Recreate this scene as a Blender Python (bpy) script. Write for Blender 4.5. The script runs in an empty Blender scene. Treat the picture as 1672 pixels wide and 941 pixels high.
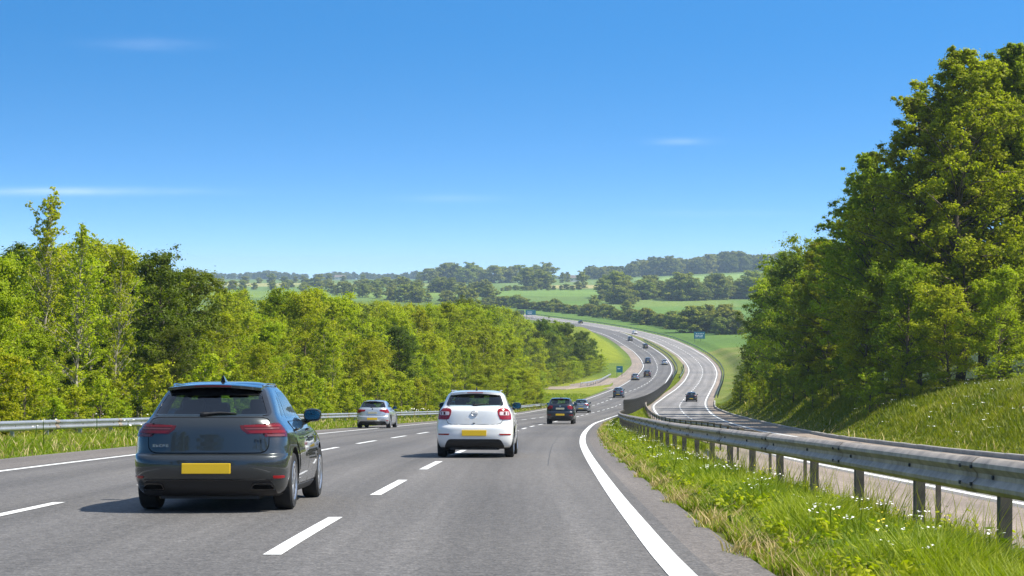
import bpy, bmesh, math, random
import numpy as np
from mathutils import Vector, Matrix
R = math.radians
sc = bpy.context.scene
COL = sc.collection
rng = np.random.default_rng(11)
random.seed(5)

# ---------------------------------------------------------------- helpers
def pch(pts):
    xs = np.array([p[0] for p in pts], float); ys = np.array([p[1] for p in pts], float)
    h = np.diff(xs); d = np.diff(ys) / h
    m = np.zeros_like(ys); m[0] = d[0]; m[-1] = d[-1]
    for i in range(1, len(xs) - 1):
        if d[i-1] * d[i] > 0:
            w1 = 2*h[i] + h[i-1]; w2 = h[i] + 2*h[i-1]
            m[i] = (w1 + w2) / (w1/d[i-1] + w2/d[i])
    def f(x):
        x = np.clip(np.asarray(x, float), xs[0], xs[-1])
        i = np.clip(np.searchsorted(xs, x) - 1, 0, len(xs) - 2); t = (x - xs[i]) / h[i]
        return (1+2*t)*(1-t)**2*ys[i] + t*(1-t)**2*h[i]*m[i] + t*t*(3-2*t)*ys[i+1] + t*t*(t-1)*h[i]*m[i+1]
    return f
def sm(a, b, x):
    t = np.clip((np.asarray(x, float) - a) / (b - a), 0, 1); return t*t*(3 - 2*t)

def setp(o, label=None, cat=None, group=None, kind=None):
    if label: o['label'] = label
    if cat: o['category'] = cat
    if group: o['group'] = group
    if kind: o['kind'] = kind
    return o
def empty(name, loc=(0, 0, 0), rz=0, rx=0):
    o = bpy.data.objects.new(name, None); COL.objects.link(o)
    o.location = loc; o.rotation_euler = (rx, 0, rz); o.empty_display_size = .3
    return o
def mesh_obj(name, V, F, mats, parent=None, mi=None, smooth=True, sharp=None, uv=None, col=None):
    me = bpy.data.meshes.new(name)
    if isinstance(F, np.ndarray):
        n, k = F.shape
        me.vertices.add(len(V)); me.vertices.foreach_set('co', np.asarray(V, np.float32).ravel())
        me.loops.add(n*k); me.loops.foreach_set('vertex_index', F.astype(np.int32).ravel())
        me.polygons.add(n); me.polygons.foreach_set('loop_start', np.arange(0, n*k, k, dtype=np.int32))
        me.polygons.foreach_set('loop_total', np.full(n, k, np.int32))
        me.update(calc_edges=True)
    else:
        me.from_pydata([tuple(map(float, v)) for v in V], [], [tuple(map(int, f)) for f in F]); me.update()
    if not isinstance(mats, (list, tuple)): mats = [mats]
    for m in mats: me.materials.append(m)
    if mi is not None: me.polygons.foreach_set('material_index', np.asarray(mi, np.int32))
    me.polygons.foreach_set('use_smooth', np.full(len(me.polygons), bool(smooth)))
    if sharp: me.set_sharp_from_angle(angle=R(sharp))
    if col is not None:
        a = me.color_attributes.new('tint', 'FLOAT_COLOR', 'POINT')
        c = np.ones((len(V), 4), np.float32); c[:, :col.shape[1]] = col
        a.data.foreach_set('color', c.ravel())
    if uv is not None:
        l = me.uv_layers.new(name='UVMap'); vi = np.empty(len(me.loops), np.int32)
        me.loops.foreach_get('vertex_index', vi)
        l.data.foreach_set('uv', np.asarray(uv, np.float32)[vi].ravel())
    o = bpy.data.objects.new(name, me); COL.objects.link(o)
    if parent: o.parent = parent
    return o
class MB:
    """collects shapes into one mesh"""
    def __init__(s): s.V = []; s.F = []; s.M = []
    def add(s, V, F, m=0):
        b = len(s.V); s.V += [tuple(map(float, v)) for v in V]
        s.F += [tuple(int(i) + b for i in f) for f in F]; s.M += [m]*len(F)
    def box(s, c, d, m=0, rot=None, bev=0.0):
        bm = bmesh.new(); bmesh.ops.create_cube(bm, size=1)
        bmesh.ops.scale(bm, vec=d, verts=bm.verts)
        if bev: bmesh.ops.bevel(bm, geom=bm.edges[:], offset=bev, segments=2, affect='EDGES', profile=.5)
        if rot is not None: bmesh.ops.transform(bm, matrix=rot.to_4x4(), verts=bm.verts)
        bmesh.ops.translate(bm, vec=c, verts=bm.verts); bm.verts.index_update()
        s.add([v.co for v in bm.verts], [[v.index for v in f.verts] for f in bm.faces], m); bm.free()
    def tube(s, pts, rads, n=8, m=0, cap=True):
        pts = np.asarray(pts, float); k = len(pts); rads = np.broadcast_to(np.asarray(rads, float), (k,))
        V = []; up = np.array([.31, .17, .93])
        for i in range(k):
            t = pts[min(i+1, k-1)] - pts[max(i-1, 0)]; t /= (np.linalg.norm(t) + 1e-9)
            a = np.cross(t, up)
            if np.linalg.norm(a) < .05: a = np.cross(t, [1, 0, 0])
            a /= np.linalg.norm(a); b = np.cross(t, a)
            for j in range(n):
                q = 2*math.pi*j/n; V.append(pts[i] + rads[i]*(math.cos(q)*a + math.sin(q)*b))
        F = [(i*n+j, (i+1)*n+j, (i+1)*n+(j+1) % n, i*n+(j+1) % n) for i in range(k-1) for j in range(n)]
        if cap: F += [tuple(range(n)), tuple((k-1)*n + j for j in range(n-1, -1, -1))]
        s.add(V, F, m)
    def sweep(s, path, prof, m=0, side=None):
        """prof: closed loop of (outward, up); path points; side = outward unit vectors per point"""
        k = len(path); n = len(prof); V = []
        for i in range(k):
            for (a, b) in prof:
                V.append((path[i][0] + side[i][0]*a, path[i][1] + side[i][1]*a, path[i][2] + b))
        F = [(i*n+j, i*n+(j+1) % n, (i+1)*n+(j+1) % n, (i+1)*n+j) for i in range(k-1) for j in range(n)]
        F += [tuple(range(n-1, -1, -1)), tuple((k-1)*n + j for j in range(n))]
        s.add(V, F, m)
    def build(s, name, mats, parent=None, smooth=True, sharp=35):
        return mesh_obj(name, s.V, s.F, mats, parent, s.M, smooth, sharp if smooth else None)
def copy_tree(o, parent=None):
    c = o.copy(); COL.objects.link(c)
    if parent: c.parent = parent
    for ch in list(o.children): copy_tree(ch, c)
    return c

# ---------------------------------------------------------------- materials
def nodes(name):
    m = bpy.data.materials.new(name); m.use_nodes = True; nt = m.node_tree; nt.nodes.clear()
    out = nt.nodes.new('ShaderNodeOutputMaterial'); return m, nt, out
def N(nt, t, **k):
    n = nt.nodes.new(t)
    for a, b in k.items(): setattr(n, a, b)
    return n
def noise(nt, scale, detail=3, vec=None, rough=.5):
    n = N(nt, 'ShaderNodeTexNoise'); n.inputs['Scale'].default_value = scale
    n.inputs['Detail'].default_value = detail; n.inputs['Roughness'].default_value = rough
    if vec is not None: nt.links.new(vec, n.inputs['Vector'])
    return n
def ramp(nt, fac, stops):
    r = N(nt, 'ShaderNodeValToRGB'); e = r.color_ramp.elements
    while len(e) < len(stops): e.new(.5)
    for i, (p, c) in enumerate(stops):
        e[i].position = p; e[i].color = (c[0], c[1], c[2], 1) if len(c) == 3 else c
    nt.links.new(fac, r.inputs[0]); return r
def mixc(nt, a, b, fac, bt='MIX'):
    m = N(nt, 'ShaderNodeMix', data_type='RGBA', blend_type=bt)
    for s, v in ((m.inputs[6], a), (m.inputs[7], b), (m.inputs[0], fac)):
        if hasattr(v, 'links'): nt.links.new(v, s)
        elif isinstance(v, (int, float)): s.default_value = v
        else: s.default_value = (*v, 1)
    return m.outputs[2]
def principled(name, col, rough=.5, metal=0, coat=0, spec=.5, var=0, vscale=6, bump=0, bscale=60, coatr=.03):
    m, nt, out = nodes(name); p = N(nt, 'ShaderNodeBsdfPrincipled'); nt.links.new(p.outputs[0], out.inputs[0])
    p.inputs['Base Color'].default_value = (*col, 1); p.inputs['Roughness'].default_value = rough
    p.inputs['Metallic'].default_value = metal; p.inputs['Coat Weight'].default_value = coat
    p.inputs['Coat Roughness'].default_value = coatr; p.inputs['Specular IOR Level'].default_value = spec
    tc = N(nt, 'ShaderNodeTexCoord')
    if var:
        n = noise(nt, vscale, 5, tc.outputs['Object'], .65)
        r = ramp(nt, n.outputs[0], [(.25, tuple(c*(1-var) for c in col)), (.75, tuple(min(1, c*(1+var)) for c in col))])
        nt.links.new(r.outputs[0], p.inputs['Base Color'])
    if bump:
        n = noise(nt, bscale, 4, tc.outputs['Object']); b = N(nt, 'ShaderNodeBump'); b.inputs['Strength'].default_value = bump
        b.inputs['Distance'].default_value = .02
        nt.links.new(n.outputs[0], b.inputs['Height']); nt.links.new(b.outputs[0], p.inputs['Normal'])
    return m
def leaf_mat(name, c_lo, c_hi, transl=.45, rough=.5):
    """leaf: per-leaf tint between two greens, light passes through the blade"""
    m, nt, out = nodes(name)
    at = N(nt, 'ShaderNodeAttribute', attribute_name='tint'); sep = N(nt, 'ShaderNodeSeparateColor')
    nt.links.new(at.outputs['Color'], sep.inputs[0])
    oi = N(nt, 'ShaderNodeObjectInfo')
    r = ramp(nt, sep.outputs[0], [(0, c_lo), (1, c_hi)])
    hs = N(nt, 'ShaderNodeHueSaturation')
    mr = N(nt, 'ShaderNodeMapRange'); mr.inputs['To Min'].default_value = .474; mr.inputs['To Max'].default_value = .508
    nt.links.new(oi.outputs['Random'], mr.inputs[0]); nt.links.new(mr.outputs[0], hs.inputs['Hue'])
    mv = N(nt, 'ShaderNodeMapRange'); mv.inputs['To Min'].default_value = .88; mv.inputs['To Max'].default_value = 1.28
    mul = N(nt, 'ShaderNodeMath', operation='MULTIPLY'); mul.inputs[1].default_value = 7.31
    fr = N(nt, 'ShaderNodeMath', operation='FRACT'); nt.links.new(oi.outputs['Random'], mul.inputs[0]); nt.links.new(mul.outputs[0], fr.inputs[0])
    nt.links.new(fr.outputs[0], mv.inputs[0]); nt.links.new(mv.outputs[0], hs.inputs['Value'])
    nt.links.new(r.outputs[0], hs.inputs['Color'])
    p = N(nt, 'ShaderNodeBsdfPrincipled'); p.inputs['Roughness'].default_value = rough; p.inputs['Specular IOR Level'].default_value = .18
    nt.links.new(hs.outputs[0], p.inputs['Base Color'])
    t = N(nt, 'ShaderNodeBsdfTranslucent')
    tc = mixc(nt, hs.outputs[0], (1.0, 1.15, .35), 1.0, 'MULTIPLY')
    nt.links.new(tc, t.inputs[0])
    mx = N(nt, 'ShaderNodeMixShader'); mx.inputs[0].default_value = transl
    nt.links.new(p.outputs[0], mx.inputs[1]); nt.links.new(t.outputs[0], mx.inputs[2]); nt.links.new(mx.outputs[0], out.inputs[0])
    return m
def glass_mat(name, tint, refl=1.0):
    m, nt, out = nodes(name)
    tr = N(nt, 'ShaderNodeBsdfTransparent'); tr.inputs[0].default_value = (*tint, 1)
    gl = N(nt, 'ShaderNodeBsdfGlossy'); gl.inputs['Roughness'].default_value = .015; gl.inputs[0].default_value = (refl, refl, refl, 1)
    fr = N(nt, 'ShaderNodeFresnel'); fr.inputs[0].default_value = 1.7; ge = N(nt, 'ShaderNodeNewGeometry')
    sb = N(nt, 'ShaderNodeMath', operation='SUBTRACT'); sb.inputs[0].default_value = 1; nt.links.new(ge.outputs['Backfacing'], sb.inputs[1])
    ml = N(nt, 'ShaderNodeMath', operation='MULTIPLY'); nt.links.new(sb.outputs[0], ml.inputs[0]); nt.links.new(fr.outputs[0], ml.inputs[1])
    mx = N(nt, 'ShaderNodeMixShader'); nt.links.new(ml.outputs[0], mx.inputs[0])
    nt.links.new(tr.outputs[0], mx.inputs[1]); nt.links.new(gl.outputs[0], mx.inputs[2]); nt.links.new(mx.outputs[0], out.inputs[0])
    return m

def asphalt(name, base, band=True, grain=1.0):
    m, nt, out = nodes(name); p = N(nt, 'ShaderNodeBsdfPrincipled'); nt.links.new(p.outputs[0], out.inputs[0])
    p.inputs['Roughness'].default_value = .82; p.inputs['Specular IOR Level'].default_value = .3
    uv = N(nt, 'ShaderNodeUVMap'); tc = N(nt, 'ShaderNodeTexCoord')
    # stretched along the road: streaks of wear
    mp = N(nt, 'ShaderNodeMapping'); mp.inputs['Scale'].default_value = (1.0, .012, 1); nt.links.new(uv.outputs[0], mp.inputs[0])
    st = noise(nt, 1.6, 4, mp.outputs[0], .6)
    big = noise(nt, .06, 3, tc.outputs['Object'])
    fine = noise(nt, 13, 4, tc.outputs['Object'], .8)
    agg = N(nt, 'ShaderNodeTexVoronoi'); agg.inputs['Scale'].default_value = 38; nt.links.new(tc.outputs['Object'], agg.inputs['Vector'])
    c = ramp(nt, st.outputs[0], [(.3, tuple(b*.8 for b in base)), (.7, tuple(b*1.17 for b in base))]).outputs[0]
    c = mixc(nt, c, ramp(nt, big.outputs[0], [(.3, (.8, .81, .84)), (.7, (1.12, 1.1, 1.08))]).outputs[0], 1.0, 'MULTIPLY')
    c = mixc(nt, c, ramp(nt, fine.outputs[0], [(.28, (.5,)*3), (.5, (1,)*3), (.72, (1.6,)*3)]).outputs[0], .8*grain, 'MULTIPLY')
    ag = ramp(nt, agg.outputs['Color'], [(0, (.6,)*3), (1, (1.4,)*3)]).outputs[0]
    c = mixc(nt, c, ag, .6*grain, 'MULTIPLY')
    if band:   # the two polished wheel tracks of each lane and the oil line between them
        sx = N(nt, 'ShaderNodeSeparateXYZ'); nt.links.new(uv.outputs[0], sx.inputs[0])
        mm = N(nt, 'ShaderNodeMath', operation='MULTIPLY'); mm.inputs[1].default_value = 2*math.pi/1.8; nt.links.new(sx.outputs[0], mm.inputs[0])
        cs = N(nt, 'ShaderNodeMath', operation='COSINE'); nt.links.new(mm.outputs[0], cs.inputs[0])
        mr = N(nt, 'ShaderNodeMapRange'); mr.inputs[1].default_value = -1; nt.links.new(cs.outputs[0], mr.inputs[0])
        c = mixc(nt, c, ramp(nt, mr.outputs[0], [(0, (1.08,)*3), (.5, (1.0,)*3), (1, (.86,)*3)]).outputs[0], 1.0, 'MULTIPLY')
    nt.links.new(c, p.inputs['Base Color'])
    b = N(nt, 'ShaderNodeBump'); b.inputs['Strength'].default_value = .55; b.inputs['Distance'].default_value = .012
    nt.links.new(agg.outputs['Distance'], b.inputs['Height']); nt.links.new(b.outputs[0], p.inputs['Normal'])
    return m
def paint_line(name, col=(.78, .78, .76)):
    m, nt, out = nodes(name); p = N(nt, 'ShaderNodeBsdfPrincipled'); nt.links.new(p.outputs[0], out.inputs[0])
    p.inputs['Roughness'].default_value = .6; tc = N(nt, 'ShaderNodeTexCoord')
    n = noise(nt, 22, 5, tc.outputs['Object'], .7); n2 = noise(nt, 1.3, 3, tc.outputs['Object'])
    c = ramp(nt, n.outputs[0], [(.32, (.30, .30, .30)), (.41, tuple(x*.9 for x in col)), (.7, col)]).outputs[0]
    c = mixc(nt, c, ramp(nt, n2.outputs[0], [(.3, (.86, .86, .85)), (.6, (1, 1, 1))]).outputs[0], 1.0, 'MULTIPLY')
    nt.links.new(c, p.inputs['Base Color']); return m
def ground_mat():
    m, nt, out = nodes('ground'); p = N(nt, 'ShaderNodeBsdfPrincipled'); nt.links.new(p.outputs[0], out.inputs[0])
    p.inputs['Roughness'].default_value = .9; p.inputs['Specular IOR Level'].default_value = .1
    at = N(nt, 'ShaderNodeAttribute', attribute_name='tint'); tc = N(nt, 'ShaderNodeTexCoord')
    n1 = noise(nt, .35, 6, tc.outputs['Object'], .7); n2 = noise(nt, .02, 4, tc.outputs['Object'], .6)
    n3 = noise(nt, 5, 3, tc.outputs['Object'], .7)
    c = mixc(nt, at.outputs['Color'], ramp(nt, n1.outputs[0], [(.3, (.72, .75, .7)), (.7, (1.22, 1.2, 1.15))]).outputs[0], 1.0, 'MULTIPLY')
    c = mixc(nt, c, ramp(nt, n2.outputs[0], [(.3, (.82, .86, .9)), (.7, (1.14, 1.12, 1.0))]).outputs[0], 1.0, 'MULTIPLY')
    c = mixc(nt, c, ramp(nt, n3.outputs[0], [(.3, (.75,)*3), (.7, (1.2,)*3)]).outputs[0], .8, 'MULTIPLY')
    nt.links.new(c, p.inputs['Base Color'])
    b = N(nt, 'ShaderNodeBump'); b.inputs['Strength'].default_value = .6; b.inputs['Distance'].default_value = .25
    nt.links.new(n3.outputs[0], b.inputs['Height']); nt.links.new(b.outputs[0], p.inputs['Normal'])
    return m

M = {}
M['ground'] = ground_mat()
M['asphalt'] = asphalt('asphalt', (.123, .117, .111))
M['asphalt_old'] = asphalt('asphalt_old', (.205, .195, .185))
M['shoulder'] = asphalt('shoulder', (.142, .128, .116), band=False)
M['tan'] = asphalt('tan_paving', (.25, .205, .165), band=False)
M['line'] = paint_line('road_paint')
M['concrete'] = principled('concrete', (.33, .31, .28), .9, var=.3, vscale=2.5, bump=.4, bscale=30)
M['galv'] = principled('galvanised', (.46, .47, .48), .42, metal=.75, var=.22, vscale=2.2, bump=.06, bscale=20)
M['galv_dull'] = principled('weathered_steel', (.33, .28, .22), .55, metal=.1, var=.5, vscale=4.5, bump=.12, bscale=14)
M['splice'] = principled('rail_splice', (.25, .21, .165), .6, metal=.15, var=.5, vscale=6)
M['post_dull'] = principled('weathered_post', (.11, .10, .085), .75, metal=.3, var=.45, vscale=5)
M['dark_steel'] = principled('dark_steel', (.06, .065, .068), .6, metal=.4, var=.3)
M['green_rail'] = principled('green_rail', (.09, .13, .10), .6, metal=.3, var=.3)
M['sign_blue'] = principled('sign_blue', (.007, .13, .19), .4, var=.06)
M['sign_white'] = principled('sign_white', (.75, .78, .8), .45)
M['sign_back'] = principled('sign_back', (.05, .07, .085), .6)
M['bark_pale'] = principled('bark_pale', (.30, .27, .20), .9, var=.5, vscale=5, bump=.4)
M['bark'] = principled('bark', (.11, .085, .06), .95, var=.45, vscale=4, bump=.6)
M['leaf_young'] = leaf_mat('leaf_young', (.215, .270, .008), (.430, .490, .016), .52)
M['leaf_bush'] = leaf_mat('leaf_bush', (.180, .240, .008), (.400, .450, .014), .52)
M['leaf_dark'] = leaf_mat('leaf_dark', (.060, .105, .008), (.150, .205, .012), .48)
M['leaf_big'] = leaf_mat('leaf_big', (.130, .190, .006), (.390, .450, .012), .58)
M['leaf_far'] = leaf_mat('leaf_far', (.080, .130, .016), (.280, .300, .022), .4)
M['grass'] = leaf_mat('grass_blade', (.105, .170, .008), (.270, .310, .018), .45)
M['petal'] = principled('petal', (.82, .82, .74), .7)
M['petal_yellow'] = principled('petal_yellow', (.78, .62, .03), .7)
# cars
def paint(name, col, metal=.55, rough=.32): return principled(name, col, rough, metal=metal, coat=1.0, coatr=.02)
M['paint_grey'] = paint('paint_grey', (.040, .046, .048), .55, .26)
M['paint_white'] = paint('paint_white', (.70, .71, .70), 0, .35)
M['paint_silver'] = paint('paint_silver', (.50, .53, .56), .6, .35)
M['paint_navy'] = paint('paint_navy', (.010, .013, .022), .3)
M['paint_blue'] = paint('paint_blue', (.03, .06, .10), .4)
M['paint_black'] = paint('paint_black', (.012, .013, .015), .2)
M['paint_maroon'] = paint('paint_maroon', (.045, .022, .022), .3)
M['paint_steel'] = paint('paint_steel', (.22, .26, .31), .6)
M['trim'] = principled('black_trim', (.012, .012, .013), .55)
M['trim_gloss'] = principled('gloss_black', (.008, .008, .009), .12, coat=.5)
M['gap'] = principled('panel_gap', (.004, .004, .004), .9, spec=.1)
M['cabin'] = principled('cabin', (.016, .016, .018), .8)
M['seat'] = principled('seat_fabric', (.022, .023, .026), .85)
M['glass'] = glass_mat('car_glass', (.66, .76, .79))
M['glass_side'] = glass_mat('side_glass', (.66, .74, .76), 1.0)
M['tyre'] = principled('tyre', (.014, .014, .014), .85, bump=.2, bscale=40)
M['rim'] = principled('alloy', (.42, .42, .43), .35, metal=.9)
M['chrome'] = principled('chrome', (.65, .66, .68), .15, metal=1)
M['red_lens'] = principled('red_lens', (.23, .003, .006), .12, coat=.35)
M['red_bright'] = principled('red_bright', (.15, .002, .004), .15, coat=.3)
M['red_dark'] = principled('red_dark', (.075, .0015, .003), .12, coat=.3)
M['clear_lens'] = principled('clear_lens', (.13, .035, .035), .15, coat=.3)
M['pale_lens'] = principled('pale_lens', (.62, .52, .52), .15, coat=1)
M['joint'] = principled('joint_seal', (.06, .06, .06), .8)
M['plate'] = principled('plate_yellow', (.64, .42, .010), .45)
M['plate_pale'] = principled('plate_pale', (.42, .40, .30), .5)
M['mirror'] = principled('mirror_glass', (.10, .14, .14), .02, metal=1)

# ---------------------------------------------------------------- lie of the land
D = pch(list(zip([-400,-200,-60,0,60,120,160,190,260,300,350,400,450,500,550,620,700,800,900,1000,1100,1200,1350,1500,2000,2300,3000,4000,5000,7000],
    [-24,-13.2,-3.34,1.2,5.74,10.28,13.2,15.2,19.2,20.9,22.6,23.9,24.7,25.1,25,24.6,23.9,23,22.3,21.6,19.5,17.2,14.8,13,8.5,7,7,10,14,30])))
LL = pch([(-400,-9.3),(31,-9.28),(41,-9.12),(73,-8.0),(97,-6.6),(112,-5.6),(150,-2.6),(190,1.7),(278,12.3),(320,18.0),(348,21.9),(383,26.3),(421,31),(481,36.8),(530,39.1),(572,39.9),(600,39.7),(645,39.2),(700,37),(785,27.5),(900,5),(1005,-16),(1150,-46)])
LR = pch([(-400,1.15),(12,1.2),(17.8,1.28),(30,1.54),(50,2.09),(64.5,2.67),(91,4.08),(116,5.67),(127.5,6.6),(150,8.5),(200,13.6),(260,20.2),(300,25),(340,29.8),(392,35.6),(450,42),(491,45.2),(531,47.2),(556,47.8),(590,48.1),(645,47.7),(700,46.2),(785,35.8),(900,12.7),(1005,-8),(1150,-38)])
LA = pch([(-400,-1.95),(14,-1.92),(22,-1.83),(37,-1.54),(65,-.5),(97,1.1),(120,2.8),(150,5.2),(178,7.7),(198,10.0),(216,12.1),(228,13.5),(260,17.3)])
LB = pch([(-400,-5.65),(20,-5.58),(52,-4.85),(63,-4.35),(97,-2.6),(146,1.7),(190,6.0),(248,12.4),(272,15.4),(314,20.9),(333,24),(353,26.9),(373,29.7),(427,35.9),(466,39.5),(502,42),(535,43.6),(560,44.2),(600,44.1),(645,43.6),(700,41.6)])
PL = pch([(-400,-11.4),(38,-11.4),(50,-11.1),(75,-10.0),(97,-8.5),(112,-7.4),(150,-4.1),(190,.4),(278,11.5),(320,17.0),(348,20.5),(383,23),(441,29.6),(491,34.5),(551,37),(600,37.5),(645,37.2),(700,35.2),(785,25.8),(900,3.4),(1005,-17.6),(1150,-47.6)])
PR = lambda y: LR(y) + .66
RL = pch([(-400,9.3),(32,9.3),(52,9.35),(80,10.4),(104,11.6),(130,12.7),(160,14.2),(191,16.1),(215,17.8),(240,19.9),(283,25),(342,33.1),(397,40.3),(456,47),(502,50.4),(547,52.3),(600,53),(645,52.2),(700,48.8),(785,37.2),(900,14),(1005,-6.6),(1150,-36.6)])
RR = pch([(-400,15.2),(60,15.6),(90,16.1),(117,16.9),(131,17.7),(150,18.9),(179,21.1),(223,25.3),(263,29.7),(314,36.2),(379,44.9),(442,52.7),(497,57.7),(547,60.3),(598,61.3),(645,60.8),(704,56.3),(740,52),(804,41.3),(937,13.5),(1005,.6),(1150,-29.4)])
KB = pch([(-400,16.3),(60,16.6),(87,17.3),(112,19.0),(143,21.0),(207,24.9),(263,31),(300,35.5)])
R1 = pch([(-400,4.05),(30,4.05),(40,4.08),(58,4.6),(80,5.4),(105,6.6),(121,7.6),(150,9.8)])
R2 = pch([(-400,6.5),(40,6.6),(52,7.2),(80,9.2),(104,10.6),(130,11.6),(160,13.1),(202,15.8),(240,18.9),(277,23.2)])
dl = lambda y: .6*(1 - sm(90, 220, y))          # the far carriageway lies a little lower near us
zl = lambda y: -D(y)
zr = lambda y: -D(y) - dl(y)

def tnoise(x, y, s, seed=0.):
    return (np.sin(x/s + seed) * np.sin(y/s*1.13 + 1.7*seed + 1.1) + .5*np.sin(2.3*x/s + y/s + seed*2.2) * np.sin(1.9*y/s - .7*x/s + seed))/1.5
def ground(x, y):
    x = np.asarray(x, float); y = np.asarray(y, float)
    z = -D(y) - .03
    a = np.where(y < 160, R1(y) + .4, PR(y) + .6); b = RL(y) - 1.2
    b = np.where(y < 70, R1(y) + 1.3, b); a = np.where(y < 70, R1(y) + .25, a)
    z = z - .16*sm(.5, 1, (x - PR(y))/np.maximum(R1(y) - PR(y), .3))*(1 - sm(130, 150, y))*(x < RL(y))
    z = z - dl(y) * sm(a, np.maximum(b, a + .5), x)
    # right bank
    d = x - np.where(y < 280, KB(y), RR(y) + 3.0)
    near = 2.4*sm(1.5, 9, d) ; mid = 2.5*sm(.8, 5.5, d)
    w = sm(80, 125, y)
    up = near*(1-w) + mid*w + 4.5*(1 - np.exp(-np.maximum(d-6, 0)/35))
    fade = 1 - sm(330, 720, y)
    z = z + np.where(d > 0, up, 0)*(fade*.75 + .25*(1 - sm(640, 760, y)))
    # cutting on the left of the bend
    m = sm(485, 560, y)*(1 - sm(610, 690, y))
    z = z + 6.2*m*sm(0, 1, (PL(y) - 1.2 - x)/12.0)*sm(-60, 0, x)
    # left verge slightly up, rolling woodland floor
    dL = PL(y) - x
    z = z + np.where(dL > 0, .16*sm(.3, 2.5, dL)*(1 - sm(315, 335, y)*(1 - sm(400, 420, y))) + .35*sm(6, 20, dL)*tnoise(x, y, 9), 0)*(1 - sm(700, 1000, y))
    # hill on the right far away, ridge
    z = z + 17*np.exp(-((x - 430)/240)**2 - ((y - 2450)/620)**2)
    z = z + 5*sm(-300, -900, x)*sm(2500, 4000, y)
    far = sm(900, 2000, y)
    z = z + far*1.2*tnoise(x, y, 170, 2.)
    corr = sm(0, 40, x - RR(y) - 4) + sm(0, 40, PL(y) - 3 - x)
    z = z + .25*np.clip(corr, 0, 1)*tnoise(x, y, 14, 3.)*(1 - sm(400, 700, y))
    return z
# ---------------------------------------------------------------- ground sheet
def make_ground():
    ys = [-330.]
    while ys[-1] < 7000:
        y = ys[-1]; ys.append(y + (8 if y < -30 else 1.2 if y < 110 else max(1.2, .0145*y*.8)))
    ys = np.array(ys); nu = 420
    u = np.linspace(-1, 1, nu); u = .42*u + .58*u**3
    c = np.where(ys < 1000, (LR(ys) + RL(ys))/2, 0)
    c = c*(1 - sm(600, 1000, ys))
    W = 75 + .62*np.maximum(ys, 0) + .5*np.maximum(-ys - 30, 0)
    X = c[:, None] + W[:, None]*u[None, :]
    Y = np.repeat(ys[:, None], nu, 1)
    Z = ground(X, Y)
    V = np.stack([X, Y, Z], -1).reshape(-1, 3)
    nr = len(ys); i = np.arange(nr-1)[:, None]*nu + np.arange(nu-1)[None, :]
    F = np.stack([i, i+1, i+nu+1, i+nu], -1).reshape(-1, 4)
    x = V[:, 0]; y = V[:, 1]
    col = np.empty((len(V), 3)); col[:] = (.105, .150, .022)
    def put(mask, c): 
        mask = np.clip(mask, 0, 1)[:, None]; col[:] = col*(1-mask) + np.array(c)*mask
    kb = np.where(y < 280, KB(y), RR(y) + 3.0)
    # woodland floor, dry verge edge
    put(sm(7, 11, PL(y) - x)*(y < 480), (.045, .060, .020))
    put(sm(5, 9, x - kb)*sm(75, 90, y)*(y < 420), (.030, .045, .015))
    put((x > PR(y))*(x < RL(y))*.45, (.20, .175, .08))
    put(((x - kb) < 2.2)*((x - kb) > -.5)*(y < 240)*.55, (.21, .19, .09))
    put((x > RR(y))*((x - RR(y)) < 14)*(y > 260)*(y < 640)*.45*(.5+.5*tnoise(x, y, 6)), (.27, .23, .10))
    put(sm(.2, 3, PL(y) - 1 - x)*(y > 490)*(y < 720), (.165, .195, .016)); put(sm(.2, 1, PL(y) - x)*sm(24, 12, PL(y) - x)*sm(225, 260, y)*(1 - sm(380, 420, y)), (.19, .215, .025))
    # mown verge right of the bend, then the patchwork of fields
    put((x > RR(y) + 1)*(y > 560)*(y < 1100), (.10, .17, .035))
    hx = RR(y) + 27
    def field(x0, x1, y0, y1, c, soft=6): put((sm(x0-soft, x0+soft, x)*(1 - sm(x1-soft, x1+soft, x))*sm(y0-soft, y0+soft, y)*(1 - sm(y1-soft, y1+soft, y))), c)
    put((x > hx)*(y > 640)*(y < 1300)*1., (.105, .180, .038))
    put((y > 1180)*1., (.115, .175, .045))
    field(60, 150, 1085, 1200, (.14, .20, .05)); field(20, 60, 1000, 1100, (.09, .15, .04))
    field(-40, 85, 1290, 1500, (.14, .22, .05)); field(20, 110, 1560, 1780, (.34, .30, .13))
    field(-10, 110, 1800, 2100, (.14, .20, .06)); put((x > hx)*(y > 640)*(y < 1300)*(tnoise(x, y, 60, 7.)*.3), (.11, .19, .05)); field(-600, -20, 1250, 1450, (.15, .22, .045))
    field(-420, -60, 1450, 1700, (.12, .19, .06)); field(-500, -230, 1700, 2000, (.28, .28, .12)); field(-230, -60, 1700, 2000, (.2, .24, .08))
    field(-700, -100, 2050, 2400, (.12, .18, .06)); field(-700, -420, 2150, 2400, (.30, .30, .13))
    field(150, 700, 1500, 2150, (.19, .28, .08)); field(-150, 60, 2100, 2600, (.12, .19, .07))
    put((y > 2700)*1., (.07, .10, .05))
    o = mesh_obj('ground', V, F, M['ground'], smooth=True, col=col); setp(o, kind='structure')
make_ground()

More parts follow.
